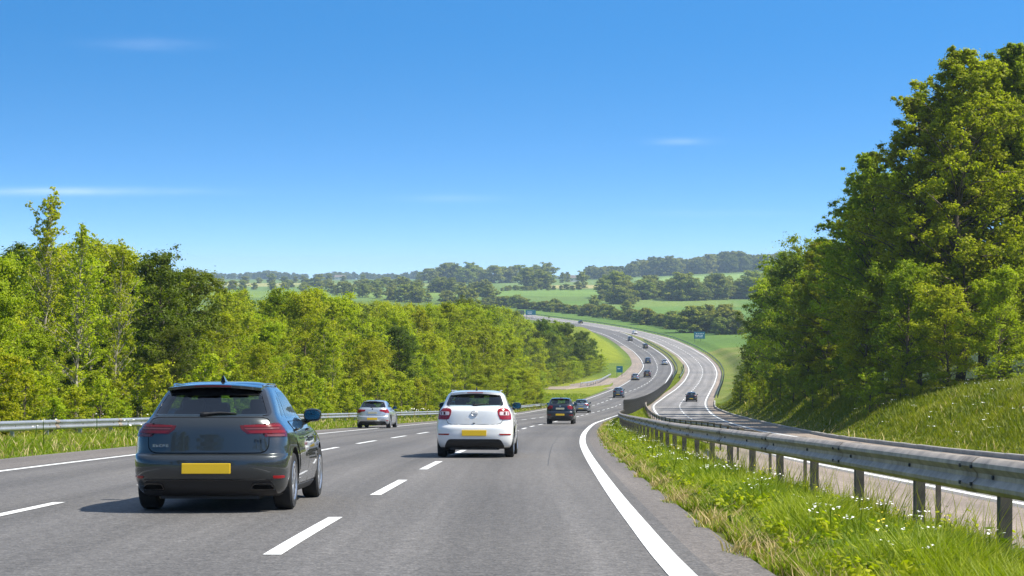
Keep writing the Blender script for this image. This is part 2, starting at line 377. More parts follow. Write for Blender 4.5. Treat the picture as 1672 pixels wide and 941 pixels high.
# ---------------------------------------------------------------- roads
def strip(name, fa, fb, zf, y0, y1, off, mat, step=2.0, skirt=.0, nx=1, kind='structure'):
    n = max(2, int((y1-y0)/step)+1); ys = np.linspace(y0, y1, n)
    a = fa(ys); b = fb(ys); z = zf(ys) + off
    t = np.linspace(0, 1, nx+1); X = a[:, None]*(1-t) + b[:, None]*t
    V = np.stack([X, np.repeat(ys[:, None], nx+1, 1), np.repeat(z[:, None], nx+1, 1)], -1)
    uv = np.stack([X - LL(ys)[:, None], np.repeat(ys[:, None], nx+1, 1)], -1)
    k = nx+1
    if skirt:
        L = V[:, :1].copy(); L[..., 2] -= skirt; Rr = V[:, -1:].copy(); Rr[..., 2] -= skirt
        V = np.concatenate([L, V, Rr], 1); uv = np.concatenate([uv[:, :1], uv, uv[:, -1:]], 1); k += 2
    i = np.arange(n-1)[:, None]*k + np.arange(k-1)[None, :]
    F = np.stack([i, i+1, i+k+1, i+k], -1).reshape(-1, 4)
    o = mesh_obj(name, V.reshape(-1, 3), F, mat, smooth=not skirt, uv=uv.reshape(-1, 2))
    if kind: setp(o, kind=kind)
    return o
cst = lambda f, d: (lambda y: f(y) + d)
strip('road', cst(LL, -.25), cst(LR, .25), zl, -320, 1120, .0, M['asphalt'], 2, .2)
strip('shoulder', PL, cst(LL, -.25), zl, -320, 1120, -.002, M['shoulder'], 2, .2)
strip('shoulder', cst(LR, .25), PR, zl, -320, 1120, -.002, M['shoulder'], 2, .2)
strip('road', cst(RL, -.35), cst(RR, .35), zr, -320, 1120, .0, M['asphalt_old'], 2, .2)
strip('shoulder', lambda y: np.where(y < 60, R1(y) + 1.35, np.where(y < 80, R1(y) + 1.35 + (RL(y) - 1.1 - R1(y) - 1.35)*sm(60, 80, y), RL(y) - 1.1)), cst(RL, -.35), zr, -30, 1120, -.002, M['tan'], 2, .2)
strip('shoulder', cst(RR, .35), lambda y: np.where(y < 280, KB(y) - .02, RR(y) + 1.3), zr, -30, 1120, -.002, M['tan'], 2, .2)
TA = pch([(335,17.2),(350,20.0),(383,22.4),(441,29.0),(491,34.0),(551,36.6),(600,37.2)])
strip('shoulder', cst(TA, .3), cst(LL, -.3), zl, 336, 600, .004, M['tan'], 2, .2)
# slip road running off to the left beside the wood
strip('slip_road', lambda y: np.interp(y, [330, 360, 400], [2, 12, 22.4]), lambda y: np.interp(y, [330, 360, 400], [10, 20.5, 25]), zl, 331, 399, .01, M['tan'], 2, .2)

def lines():
    mb_edges = []
    def ln(f, w, y0, y1, zf):
        strip('road_line', cst(f, -w/2), cst(f, w/2), zf, y0, y1, .005, M['line'], 1.5)
    ln(LL, .17, -300, 1100, zl); ln(LR, .20, -300, 1100, zl); ln(RL, .2, -300, 1100, zr); ln(RR, .2, -300, 1100, zr)
    strip('road_joint', cst(LR, -.93), cst(LR, -.912), zl, 34, 110, .003, M['joint'], 2)
    def dashes(f, y0, y1, cyc, ln_, zf, w=.15, ph=0):
        V = []; F = []; y = y0 + ph
        while y < y1:
            ys = np.linspace(y, y + ln_, 5); b = len(V)
            for q in ys:
                x = float(f(q)); z = float(zf(q)) + .005; V += [(x-w/2, q, z), (x+w/2, q, z)]
            F += [(b+2*i, b+2*i+1, b+2*i+3, b+2*i+2) for i in range(4)]
            y += cyc
        o = mesh_obj('lane_marking', V, F, M['line'], smooth=False); setp(o, kind='structure')
    dashes(LA, -4.5, 250, 9.1, 4.6, zl); dashes(LB, -2.0, 700, 9.2, 4.7, zl)
    RM = lambda y: (RL(y) + RR(y))/2
    dashes(RM, 60, 690, 9.2, 4.6, zr)
lines()

# kerb of set blocks at the foot of the right bank
def kerb():
    mb = MB(); y = -20.0
    while y < 262:
        y1 = y + 1.9; ys = [y, y1 - .015]; pts = [(float(KB(q)), q, float(zr(q)) - .1) for q in ys]
        t = Vector((pts[1][0]-pts[0][0], pts[1][1]-pts[0][1], 0)).normalized(); s = (t.y, -t.x)
        h = .27 + random.uniform(-.012, .012)
        mb.sweep(pts, [(0, 0), (0, h-.03), (.03, h), (.2, h), (.2, 0)], 0, [s, s]); y = y1
    o = mb.build('kerb', M['concrete'], smooth=False); setp(o, kind='structure')
kerb()

# ---------------------------------------------------------------- barriers
def path_of(f, y0, y1, zf, step, zoff=0):
    ys = np.arange(y0, y1 + .01, step); return [(float(f(q)), float(q), float(zf(q)) + zoff) for q in ys]
def sides(path, sgn):
    out = []
    for i in range(len(path)):
        a = path[max(i-1, 0)]; b = path[min(i+1, len(path)-1)]
        t = Vector((b[0]-a[0], b[1]-a[1], 0)).normalized(); out.append((t.y*sgn, -t.x*sgn))
    return out
# W-beam section: outward wave, up
WB = [(0, .155), (.03, .15), (.075, .11), (.08, .075), (.03, .02), (.03, -.02), (.08, -.075), (.075, -.11), (.03, -.15), (0, -.155)]
WB = WB + [(a - .012, b) for a, b in reversed(WB)]
def barrier(f, y0, y1, zf, top, sgn, mat, postmat, label, spacing, name='crash_barrier', posth=None, group=None, blocks=False, post0=None, posts=True, pstep=1.2, pw=.07, pd=.12):
    root = empty(name, (float(f(y0)), y0, float(zf(y0)))); setp(root, label, 'crash barrier', group)
    o0 = Vector(root.location)
    path = [tuple(Vector(p) - o0) for p in path_of(f, y0, y1, zf, pstep, top - .155)]
    sd = sides(path, sgn); beam = MB(); beam.sweep(path, WB, 0, sd)
    pmesh = None; n = 0; y = post0 if post0 is not None else y0 + .4
    bmesh_ = None; beam_blocks = blocks
    while posts and y < y1 and n < 100:
        x = float(f(y)); z = float(zf(y)); q = 1
        t = Vector((float(f(y+1)) - float(f(y-1)), 2, 0)).normalized()
        if pmesh is None:
            mb = MB(); h = top + .45 - .05
            mb.box((0, 0, h/2 - .45), (pd, pw, h)); 
            p = mb.build('post', postmat, root, False); pmesh = p.data
        else:
            p = bpy.data.objects.new('post', pmesh); COL.objects.link(p); p.parent = root
        p.location = Vector((x, y, z)) - o0 + Vector((-t.y*sgn*(pd/2+.012), t.x*sgn*(pd/2+.012), 0))
        p.rotation_euler = (0, 0, -math.atan2(t.x, t.y))
        if blocks:
            c = Vector((x, y, z + top)) - o0 + Vector((-t.y*sgn*.14, t.x*sgn*.14, .0))
            if bmesh_ is None:
                mb = MB(); mb.box((0, 0, 0), (.26, .24, .05), 0, None, .008); k_ = mb.build('spacer_block', M['post_dull'], p, False); bmesh_ = k_.data
            else:
                k_ = bpy.data.objects.new('spacer_block', bmesh_); COL.objects.link(k_); k_.parent = p
            k_.location = (sgn*(-.14 + pd/2 + .012), 0, top)
        else:
            c = Vector((x, y, z + top - .155)) - o0 + Vector((t.y*sgn*.035, -t.x*sgn*.035, 0))
            beam.box(c, (.03, .035, .035), 1, None, .008)
            if n % 2 == 0:   # lapped splice
                pq = [tuple(Vector((float(f(q)), q, float(zf(q)) + top - .155)) - o0) for q in (y + .5, y + .68, y + .86)]
                beam.sweep(pq, [(a_*1.0 + .006, b_*1.012) for a_, b_ in WB[:10]] + [(a_ + .001, b_*1.012) for a_, b_ in reversed(WB[:10])], 2, sides(pq, sgn))
                for hz in (-.075, .075):
                    for q in (pq[0], pq[2]): beam.box((q[0] + t.y*sgn*.088, q[1] - t.x*sgn*.088, q[2] + hz), (.018, .03, .03), 1)
        n += 1; y += spacing
    beam.build('beam', [mat, M['dark_steel'], M['splice']], root, True, 40)
    return root
zv = lambda y: zl(y) + .02
LRAIL = pch([(-40,-15.0),(40,-15.0),(50,-14.9),(65,-13.8),(80,-12.6),(112,-9.6),(150,-5.6),(190,-.9),(222,3.9),(232,5.6)])
barrier(LRAIL, 22, 230, lambda y: ground(LRAIL(y), y), .60, 1, M['galv'], M['galv'], 'bright galvanised guardrail along the left verge in front of the young wood', 3.2, pstep=2)
barrier(R1, 2, 151, zv, .73, -1, M['galv_dull'], M['post_dull'], 'weathered brown-grey guardrail in long flowery grass of the median, nearest the camera', 3.0, post0=2.3, pd=.1, pw=.105)
barrier(R2, 2, 276, lambda y: (zl(y) - .24)*(1 - sm(60, 150, y)) + zr(y)*sm(60, 150, y), .70, 1, M['galv_dull'], M['post_dull'], 'dark second guardrail of the median with spacer blocks, edging the right carriageway', 6.0, post0=2.3, blocks=True, pw=.07, pd=.07)
RB = lambda y: RR(y) + 1.7
barrier(RB, 284, 985, lambda y: zr(y), .75, -1, M['green_rail'], M['dark_steel'], 'long greenish guardrail round the outside of the far right-hand bend', 7.2, pstep=4)
MR1 = lambda y: LR(y) + 1.3
barrier(MR1, 384, 640, zl, .75, -1, M['green_rail'], M['dark_steel'], 'greenish median guardrail on the far bend beyond the paling fence', 6, pstep=4)
MR2 = lambda y: RL(y) - 1.3
barrier(MR2, 392, 470, zl, .75, 1, M['green_rail'], M['dark_steel'], 'short dark guardrail on the right edge of the far median', 5, pstep=4)
SLR = lambda y: np.interp(y, [345, 352, 372, 399, 408], [13.5, 16.0, 19.4, 22.6, 24.0])
barrier(SLR, 346, 405, zl, .9, 1, M['galv'], M['galv'], 'pale guardrail curving along the slip road below the wood', 4, pstep=3)

def fence():
    f = lambda y: LR(y) + 1.25; y0, y1 = 150, 384
    root = empty('paling_fence', (float(f(y0)), y0, float(zl(y0)))); o0 = Vector(root.location)
    setp(root, 'tall dark grey paling fence curving along the median up the bend', 'fence')
    ys = np.arange(y0, y1, .17); mb = MB()
    for q in ys:
        p = Vector((float(f(q)), q, float(zl(q)) + .82)) - o0
        t = math.atan2(float(f(q+.5) - f(q-.5)), 1)
        mb.box(p, (.02, .105, 1.46), 0, Matrix.Rotation(-t, 3, 'Z'))
    mb.build('palings', M['dark_steel'], root, False)
    for h in (.3, 1.35):
        path = [tuple(Vector(p) - o0) for p in path_of(f, y0, y1, zl, 2.0, h)]
        mb = MB(); mb.sweep(path, [(-.05, -.03), (-.05, .03), (-.015, .03), (-.015, -.03)], 0, sides(path, 1)); mb.build('rail', M['dark_steel'], root, False)
    pm = None
    for q in np.arange(y0, y1, 3.0):
        if pm is None:
            mb = MB(); mb.box((0, 0, .78), (.07, .07, 1.7)); p = mb.build('post', M['post_dull'], root, False); pm = p.data
        else:
            p = bpy.data.objects.new('post', pm); COL.objects.link(p); p.parent = root
        p.location = Vector((float(f(q)) + .06, q, float(zl(q)))) - o0
fence()

# ---------------------------------------------------------------- road signs
def sign(x, y, w, h, bottom, label, rows, back=False, extra=None, yaw=0):
    z = float(ground(x, y)); root = empty('road_sign', (x, y, z), yaw); setp(root, label, 'road sign')
    mb = MB(); mb.box((0, 0, bottom + h/2), (w, .06, h), 0, None, .02); b = mb.build('board', M['sign_back'] if back else M['sign_blue'], root, False)
    if rows:
        mb = MB()
        for (cx, cz, ww, hh) in rows: mb.box((cx*w, -.034, bottom + cz*h), (ww*w, .008, hh*h))
        mb.build('lettering', M['sign_white'], b, False)
    for s in (-.42, .12 if w > 3 else .38):
        mb = MB(); mb.tube([(s*w, .09, -.4), (s*w, .09, bottom + h*.9)], .07 if w > 2 else .05); mb.build('post', M['dark_steel'], root)
    return root
# ---------------------------------------------------------------- cars
class Shape:
    """body surface: width, rear and front outline over height, with rounded plan corners"""
    def __init__(s, w, yr, yf, zb, zt, Lr=.5, Lf=.85, nr=3.4, nf=3.0, b=.035):
        s.w = pch(w); s.yr = pch(yr); s.yf = pch(yf); s.zb = zb; s.zt = zt
        s.lr = Lr; s.lf = Lf; s.nr = nr; s.nf = nf; s.b = b
    def L(s, z):
        ln = s.yf(z) - s.yr(z); return np.minimum(s.lr, .42*ln), np.minimum(s.lf, .45*ln)
    def taper(s, y, z):
        Lr, Lf = s.L(z); y0 = s.yr(z) + Lr; y1 = s.yf(z) - Lf
        q = (np.clip(y, y0, y1) - (y0+y1)/2)/1.6
        return 1 - s.b*q*q
    def rear(s, x, z):
        Lr, _ = s.L(z); W = s.w(z)*s.taper(-9, z); r = np.clip(np.abs(x)/W, 0, .9995)
        return s.yr(z) + Lr*(1 - (1 - r**s.nr)**(1/s.nr))
    def front(s, x, z):
        _, Lf = s.L(z); W = s.w(z)*s.taper(99, z); r = np.clip(np.abs(x)/W, 0, .9995)
        return s.yf(z) - Lf*(1 - (1 - r**s.nf)**(1/s.nf))
    def side(s, y, z):
        Lr, Lf = s.L(z); q = np.clip((s.yr(z) + Lr - y)/Lr, 0, 1); p = np.clip((y - s.yf(z) + Lf)/Lf, 0, 1)
        return s.w(z)*s.taper(y, z)*(1 - q**s.nr)**(1/s.nr)*(1 - p**s.nf)**(1/s.nf)
    def wrap(s, a, z):
        Lr, _ = s.L(z); f = np.clip(a, 0, 1)*math.pi/2; W = s.w(z)*s.taper(-9, z); e = 2/s.nr
        x = W*np.sin(f)**e; y = s.yr(z) + Lr*(1 - np.cos(f)**e) + np.maximum(a-1, 0)*Lr
        return x, y
    def a_of(s, x, z):
        W = s.w(z)*s.taper(-9, z); return np.arcsin(np.clip(np.abs(x)/W, 0, 1)**(s.nr/2))/(math.pi/2)
    def a_of_y(s, y, z):
        Lr, _ = s.L(z); q = (y - s.yr(z))/Lr
        return np.where(q >= 1, q, np.arccos(np.clip(1-q, 0, 1)**(s.nr/2))/(math.pi/2))
    def solid(s, levels, ins=0.0, ring=(12, 16, 12)):
        V = []; k1, k2, k3 = ring
        for z in levels:
            Lr, Lf = (float(q) for q in s.L(z)); half = []
            e = 2/s.nr; Wr = float(s.w(z)*s.taper(-9, z)); Wf = float(s.w(z)*s.taper(99, z)); yr = float(s.yr(z)); yf = float(s.yf(z))
            for i in range(k1+1):
                f = (i/k1)**.8*math.pi/2 if i else 0; half.append((Wr*math.sin(f)**e, yr + Lr*(1 - max(0, math.cos(f))**e)))
            for i in range(1, k2):
                y = yr + Lr + (yf - Lf - yr - Lr)*i/k2; half.append((float(s.w(z)*s.taper(y, z)), y))
            e = 2/s.nf
            for i in range(k3+1):
                f = (1-i/k3)**.8*math.pi/2; half.append((Wf*math.sin(f)**e, yf - Lf*(1 - max(0, math.cos(f))**e)))
            loop = half + [(-x, y) for x, y in half[-2:0:-1]]
            for x, y in loop:
                if ins:
                    x = math.copysign(max(0, abs(x) - ins), x); ym = (yr+yf)/2; y = y + ins*1.3 if y < ym else y - ins*1.3
                V.append((x, y, z))
        n = len(loop); m = len(levels)
        F = [(i*n+j, i*n+(j+1) % n, (i+1)*n+(j+1) % n, (i+1)*n+j) for i in range(m-1) for j in range(n)]
        b = len(V)
        for i, z in ((0, levels[0]), (m-1, levels[-1])):
            V.append((0, (float(s.yr(z)) + float(s.yf(z)))/2, z + (0 if i == 0 else .004)))
        F += [(b, (j+1) % n, j) for j in range(n)] + [(b+1, (m-1)*n + j, (m-1)*n + (j+1) % n) for j in range(n)]
        return V, F

def qrows(z0, l0, r0, z1, l1, r1, r=.05, n=18, bow=0.):
    """rows (z, left, right) of a quadrilateral with rounded corners"""
    if z0 > z1: z0, l0, r0, z1, l1, r1 = z1, l1, r1, z0, l0, r0
    h = z1 - z0; r = min(r, h*.48); out = []
    t = [0, .04*r/h*4, .1*r/h*3, .3*r/h, .6*r/h, r/h]; ts = sorted(set([round(q, 5) for q in t + [1-q for q in t] + list(np.linspace(r/h, 1-r/h, n))]))
    for q in ts:
        z = z0 + h*q; d = min(q, 1-q)*h; i = 0 if d >= r else r - math.sqrt(max(0, r*r - (r-d)**2))
        bw = bow*4*q*(1-q)
        out.append((z, l0 + (l1-l0)*q + i - bw, r0 + (r1-r0)*q - i + bw))
    return out
def patch(mb, S, face, rows, off, thick, m=0, nc=14, sg=1, arch=0.):
    Z = np.array([[r[0]]*(nc+1) for r in rows]); A = np.array([[r[1] + (r[2]-r[1])*j/nc for j in range(nc+1)] for r in rows])
    if arch: Z = Z + arch*(1 - (A/max(1e-6, abs(A).max()))**2)
    if face == 'rear': P = np.stack([A, S.rear(A, Z), Z], -1)
    elif face == 'front': P = np.stack([A, S.front(A, Z), Z], -1)
    elif face == 'side': P = np.stack([sg*S.side(A, Z), A, Z], -1)
    else:
        x, y = S.wrap(A, Z); P = np.stack([sg*x, y, Z], -1)
    n = np.cross(np.gradient(P, axis=0), np.gradient(P, axis=1)); n /= np.linalg.norm(n, axis=-1, keepdims=True) + 1e-9
    ref = {'rear': np.array([0, -1, .2]), 'front': np.array([0, 1, .3]), 'side': np.array([sg, 0, .1]), 'wrap': np.array([sg*.6, -.8, .1])}[face]
    if (n*ref).sum(-1).mean() < 0: n = -n
    O = P + n*off; I = P + n*(off - thick); a, b = A.shape
    V = np.concatenate([O.reshape(-1, 3), I.reshape(-1, 3)]); h = a*b; F = []
    for i in range(a-1):
        for j in range(b-1):
            q = i*b + j; F += [(q, q+1, q+b+1, q+b), (h+q, h+q+b, h+q+b+1, h+q+1)]
    for i in range(a-1):
        for q in (i*b, i*b + b-1): F.append((q, q+b, h+q+b, h+q))
    for j in range(b-1):
        for q in (j, (a-1)*b + j): F.append((q, q+1, h+q+1, h+q))
    mb.add(V, F, m)
def grow(rows, d, dz=None):
    dz = d if dz is None else dz; z0, z1 = rows[0][0], rows[-1][0]; zc = (z0+z1)/2; k = (z1-z0+2*dz)/(z1-z0)
    return [(zc + (z-zc)*k, a-d, b+d) for z, a, b in rows]
def prism(rows, axis, p0, p1):
    pol = [(r[1], r[0]) for r in rows] + [(r[2], r[0]) for r in reversed(rows)]
    c = lambda a, z, p: (a, p, z) if axis == 'y' else (p, a, z)
    n = len(pol); V = [c(a, z, p0) for a, z in pol] + [c(a, z, p1) for a, z in pol]
    F = [tuple(range(n)), tuple(range(2*n-1, n-1, -1))] + [(i, n+i, n+(i+1) % n, (i+1) % n) for i in range(n)]
    return V, F
def rawmesh(V, F):
    me = bpy.data.meshes.new('cut'); me.from_pydata([tuple(map(float, v)) for v in V], [], [tuple(map(int, f)) for f in F])
    bm = bmesh.new(); bm.from_mesh(me); bmesh.ops.remove_doubles(bm, verts=bm.verts, dist=1e-5); bmesh.ops.recalc_face_normals(bm, faces=bm.faces); bm.to_mesh(me); bm.free()
    return bpy.data.objects.new('cut', me)
def carve(V, F, cutters):
    o = rawmesh(V, F); COL.objects.link(o); cs = []
    for cv, cf in cutters:
        c = rawmesh(cv, cf); COL.objects.link(c); cs.append(c)
        md = o.modifiers.new('b', 'BOOLEAN'); md.operation = 'DIFFERENCE'; md.object = c; md.solver = 'EXACT'
    bpy.context.view_layer.update(); dg = bpy.context.evaluated_depsgraph_get()
    me = bpy.data.meshes.new_from_object(o.evaluated_get(dg))
    for c in cs + [o]:
        d = c.data; bpy.data.objects.remove(c); bpy.data.meshes.remove(d)
    return me

def make_car(name, P):
    """P: dict of dimensions and style; returns the root Empty (origin under the rear bumper)"""
    root = empty(name); S = P['shape']; H = S.zt; pm = P['paint']
    lev = np.unique(np.round(np.concatenate([np.linspace(S.zb, H-.16, 34), H - .16*(np.linspace(1, 0, 16)**2), np.array(P.get('extra_levels', []))]), 4))
    V, F = S.solid(lev)
    ilev = np.linspace(.74, H-.045, 14); cav = S.solid(ilev, .05, (8, 10, 8))
    rw, sws, ws = P['rear_window'], P['side_windows'], P['windscreen']
    cut = [cav, prism(grow(rw, -.018), 'y', -.4, P['split']), prism(grow(ws, -.02), 'y', P['split'], 6)]
    for s in sws: cut.append(prism(grow(s, -.012), 'x', -1.5, 1.5))
    r, ya, yb = P['tyre_r'], P['axles'][0], P['axles'][1]
    for ay in (ya, yb):
        for sg in (-1, 1):
            k = 36; ra = r + P.get('arch', .055); W = S.w(.5)
            pol = [(ay + ra*math.cos(2*math.pi*i/k), r + .01 + ra*math.sin(2*math.pi*i/k)) for i in range(k)]
            a, b = sg*(W - .27), sg*(W + .3)
            cut.append(([(a, y, z) for y, z in pol] + [(b, y, z) for y, z in pol], [tuple(range(k)), tuple(range(2*k-1, k-1, -1))] + [(i, k+i, k+(i+1) % k, (i+1) % k) for i in range(k)]))
    me = carve(V, F, cut); me.name = 'body'
    me.materials.clear(); [me.materials.append(m) for m in (pm, M['cabin'], M['trim'])]
    mi = []
    for p in me.polygons:
        x, y, z = p.center; outer = float(S.side(y, z)) if S.yr(z) < y < S.yf(z) else 9
        ins = (outer - abs(x) > .012) and (y - float(S.rear(x, z)) > .012) and (float(S.front(x, z)) - y > .012) and z < H - .012 and z > S.zb + .004
        if z > H - .10 and p.normal.z > .35: ins = False
        mi.append(1 if ins else (2 if z < S.zb + .03 else 0))
    me.polygons.foreach_set('material_index', mi); me.polygons.foreach_set('use_smooth', [True]*len(mi)); me.set_sharp_from_angle(angle=R(32))
    body = bpy.data.objects.new('body', me); COL.objects.link(body); body.parent = root
    # underbody pan
    mb = MB(); mb.box((0, (ya+yb)/2, S.zb + .04), (1.1, yb-ya+1.2, .12)); mb.box((.0, ya, r), (1.2, .12, .14)); mb.tube([(-.4, .5, .25), (-.4, 2.2, .22)], .05); mb.build('underbody', M['trim'], root, False)
    # glass
    mb = MB(); patch(mb, S, 'rear', rw, .003, .006, nc=20); g = mb.build('rear_window', M['glass'], root, True, 30)
    fr = MB(); top = [q for q in rw]; z0, z1 = rw[0][0], rw[-1][0]; h = z1-z0
    fr_rows = [q for q in rw if q[0] > z1 - P.get('band', .09)]
    if len(fr_rows) > 1: patch(fr, S, 'rear', fr_rows, .0048, .003, nc=20)
    for sg in (-1, 1):
        patch(fr, S, 'rear', [(z, (b-.045 if sg > 0 else a), (b if sg > 0 else a+.045)) for z, a, b in rw], .0046, .003, nc=3)
    fr.build('window_border', M['trim_gloss'], g)
    mb = MB(); patch(mb, S, 'front', ws, .003, .006, nc=14); mb.build('windscreen', M['glass'], root, True, 30)
    for sg in (-1, 1):
        fb = MB()
        for s in sws:
            mb = MB(); patch(mb, S, 'side', s, .003, .006, nc=10, sg=sg); mb.build('side_window', M['glass_side'], root, True, 30)
            z1 = s[-1][0]; z0 = s[0][0]
        fb_rows = P['side_frame']
        patch(fb, S, 'side', grow(fb_rows, .015), .0012, .002, 0, nc=18, sg=sg) if False else None
    # tailgate and doors: panels lying proud of a dark shut line
    def panel(nm, face, rows, sg=1, gap=.009, nc=16, mat=None, off=.004):
        mb = MB(); patch(mb, S, face, grow(rows, gap), .0035, .005, 1, nc, sg); patch(mb, S, face, rows, off + .003, .004, 0, nc, sg)
        return mb.build(nm, [mat or pm, M['gap']], root, True, 40)
    tg = panel('tailgate', 'rear', P['tailgate'], nc=22)
    for sg in (-1, 1):
        for d, hd in zip(P['doors'], P['handles']):
            do = panel('door', 'side', d, sg, nc=12); x = float(S.side(hd[0], hd[1]))
            mb = MB(); mb.box((sg*(x+.022), hd[0], hd[1]), (.028, .19, .03), 0, None, .01)
            mb.box((sg*(x+.004), hd[0]+.02, hd[1]-.012), (.012, .11, .05), 1, None, .004)
            mb.build('door_handle', [pm, M['trim']], do)
    # tail lights, wrapping round the corners
    for sg in (-1, 1):
        base = None
        for (nm, mat, rows, off) in P['lights']:
            rr = [(z, float(S.a_of(xi, z)), float(S.a_of_y(yo, z)) if yo is not None else float(S.a_of(xo, z))) for z, xi, xo, yo in rows]
            mb = MB(); patch(mb, S, 'wrap', rr, off, .008 + off, nc=18, sg=sg); q = mb.build(nm, M[mat], base or root, True, 45)
            base = base or q
        for rows, mat, nm in P.get('reflectors', []):
            rr = [(z, float(S.a_of(a, z)), float(S.a_of(b, z))) for z, a, b in rows]
            mb = MB(); patch(mb, S, 'wrap', rr, .006, .01, nc=8, sg=sg); mb.build(nm, M[mat], root)
        for rows, mat, nm in P.get('exhausts', []):
            mb = MB(); patch(mb, S, 'rear', [(z, sg*a if sg > 0 else -b, sg*b if sg > 0 else -a) for z, a, b in rows], .012, .02, 0, 10)
            patch(mb, S, 'rear', [(z, sg*a if sg > 0 else -b, sg*b if sg > 0 else -a) for z, a, b in grow(rows, -.016)], .0145, .004, 1, 10)
            mb.build(nm, [M[mat], M['gap']], root, True, 40)
    for rows, mat, nm, off in P.get('rear_patches', []):
        mb = MB(); patch(mb, S, 'rear', rows, off, off + .006, nc=24); mb.build(nm, M[mat] if isinstance(mat, str) else mat, root, True, 40)
    # number plate on a flat plinth
    for (z, w, h, mat) in P['plates']:
        y = float(S.rear(0, z)) - .016; mb = MB(); mb.box((0, y, z), (w, .02, h), 0, None, .006); pl = mb.build('number_plate', M[mat], root, False)
    # spoiler over the rear window with its brake light
    zz, yb_, wsp, tk = P['spoiler']; mb = MB(); xs = np.linspace(-wsp, wsp, 25); V = []; 
    for x in xs:
        q = abs(x)/wsp; back = yb_ + .13*q**4; dz = -.035*q**2
        zt = zz + dz; V += [(x, back, zt), (x, back + .005, zt - tk), (x, back + .22, zt - tk - .012), (x, back + .42, zt + .02), (x, back + .2, zt + .022)]
    n = 5; F = [(i*n+j, (i+1)*n+j, (i+1)*n+(j+1) % n, i*n+(j+1) % n) for i in range(24) for j in range(n)] + [(0, 1, 2, 3, 4), (124, 123, 122, 121, 120)]
    mb.add(V, F); sp = mb.build('spoiler', pm, root, True, 40)
    mb = MB(); mb.box((0, yb_ + .002, zz - tk*.55), (P.get('brake_w', .32), .012, .018), 0, None, .003); mb.build('brake_light', M['red_dark' if not P.get('brake_red') else 'red_lens'], sp)
    # wiper
    if 'wiper' in P:
        x0, x1, z = P['wiper']; y0 = float(S.rear(x0, z)) - .03; mb = MB()
        mb.box((x0, y0 + .012, z), (.09, .04, .045), 0, None, .012)
        mb.tube([(x0, y0, z), ((x0+x1)/2, float(S.rear((x0+x1)/2, z+.015)) - .022, z + .016), (x1, float(S.rear(x1, z+.005)) - .014, z + .006)], [.017, .012, .007], 8)
        mb.build('wiper', M['trim'], root)
    # mirrors
    my, mz = P['mirror']
    for sg in (-1, 1):
        x = float(S.side(my, mz)); mb = MB(); c = Vector((sg*(x + .145), my, mz + .05)); bm = bmesh.new()
        bmesh.ops.create_uvsphere(bm, u_segments=16, v_segments=12, radius=.5)
        for v in bm.verts:
            a = v.co.copy(); e = lambda t: math.copysign(abs(2*t)**.72/2, t); v.co = (e(a.x)*.225, e(a.y)*.17 if a.y > 0 else max(e(a.y), -.30)*.17, e(a.z)*.16)
        bmesh.ops.translate(bm, vec=c, verts=bm.verts); bm.verts.index_update(); mb.add([v.co for v in bm.verts], [[v.index for v in f.verts] for f in bm.faces], 0); bm.free()
        mb.tube([(sg*(x-.01), my+.04, mz-.045), (sg*(x+.1), my+.03, mz-.01)], [.035, .03], 8, 1)
        mo = mb.build('wing_mirror', [P.get('mirror_mat', pm), M['trim']], root)
        mb = MB(); y = c.y - .054; pts = [(c.x + .096*math.copysign(abs(math.cos(t))**.75, math.cos(t)), y, c.z + .06*math.copysign(abs(math.sin(t))**.75, math.sin(t))) for t in np.linspace(0, 2*math.pi, 24, False)]
        mb.add(pts + [(q[0], y+.02, q[2]) for q in pts], [tuple(range(24)), tuple(range(47, 23, -1))] + [(i, 24+i, 24+(i+1) % 24, (i+1) % 24) for i in range(24)]); mb.build('mirror_glass', M['mirror'], mo, False)
    # roof fin and rails
    yf_ = P['fin']; zr_ = H - .02; mb = MB()
    V = [(-.03, yf_, zr_), (.03, yf_, zr_), (.028, yf_+.2, zr_), (-.028, yf_+.2, zr_), (-.005, yf_-.01, zr_+.085), (.005, yf_-.01, zr_+.085), (.006, yf_+.06, zr_+.07), (-.006, yf_+.06, zr_+.07)]
    mb.add(V, [(0, 3, 2, 1), (0, 1, 5, 4), (1, 2, 6, 5), (2, 3, 7, 6), (3, 0, 4, 7), (4, 5, 6, 7)]); mb.build('aerial', P.get('fin_mat', M['trim_gloss']), root, False)
    if 'rails' in P:
        zl_, y0, y1 = P['rails']
        for sg in (-1, 1):
            mb = MB(); ys = np.linspace(y0, y1, 12); W = lambda y: float(S.side(y, zl_))
            hh = P.get('rail_h', .035)
            mb.tube([(sg*(W(y)-.012), y, zl_ + .012 + hh*min(1, 4*q*(1-q)*1.8)) for y, q in zip(ys, np.linspace(0, 1, 12))], P.get('rail_r', .014), 8); mb.build('roof_rail', M[P.get('rail_mat', 'chrome')], root)
    # wheels
    def wheel_parts():
        w = .215; prof = []
        for (a, b) in [(r*.66, -w*.46), (r*.80, -w*.5), (r*.93, -w*.49), (r*.985, -w*.40), (r, -w*.2), (r, w*.2), (r*.985, w*.40), (r*.93, w*.49), (r*.80, w*.5), (r*.66, w*.46)]: prof.append((a, b))
        k = 40; t = MB(); V = [(b, a*math.cos(2*math.pi*i/k), a*math.sin(2*math.pi*i/k)) for i in range(k) for a, b in prof]; n = len(prof)
        t.add(V, [(i*n+j, i*n+(j+1) % n, ((i+1) % k)*n+(j+1) % n, ((i+1) % k)*n+j) for i in range(k) for j in range(n)])
        rm = MB(); pr = [(r*.70, .46*w), (r*.66, .50*w), (r*.60, .44*w), (r*.58, .1*w), (r*.58, -.4*w), (r*.7, -.4*w)]; n = len(pr)
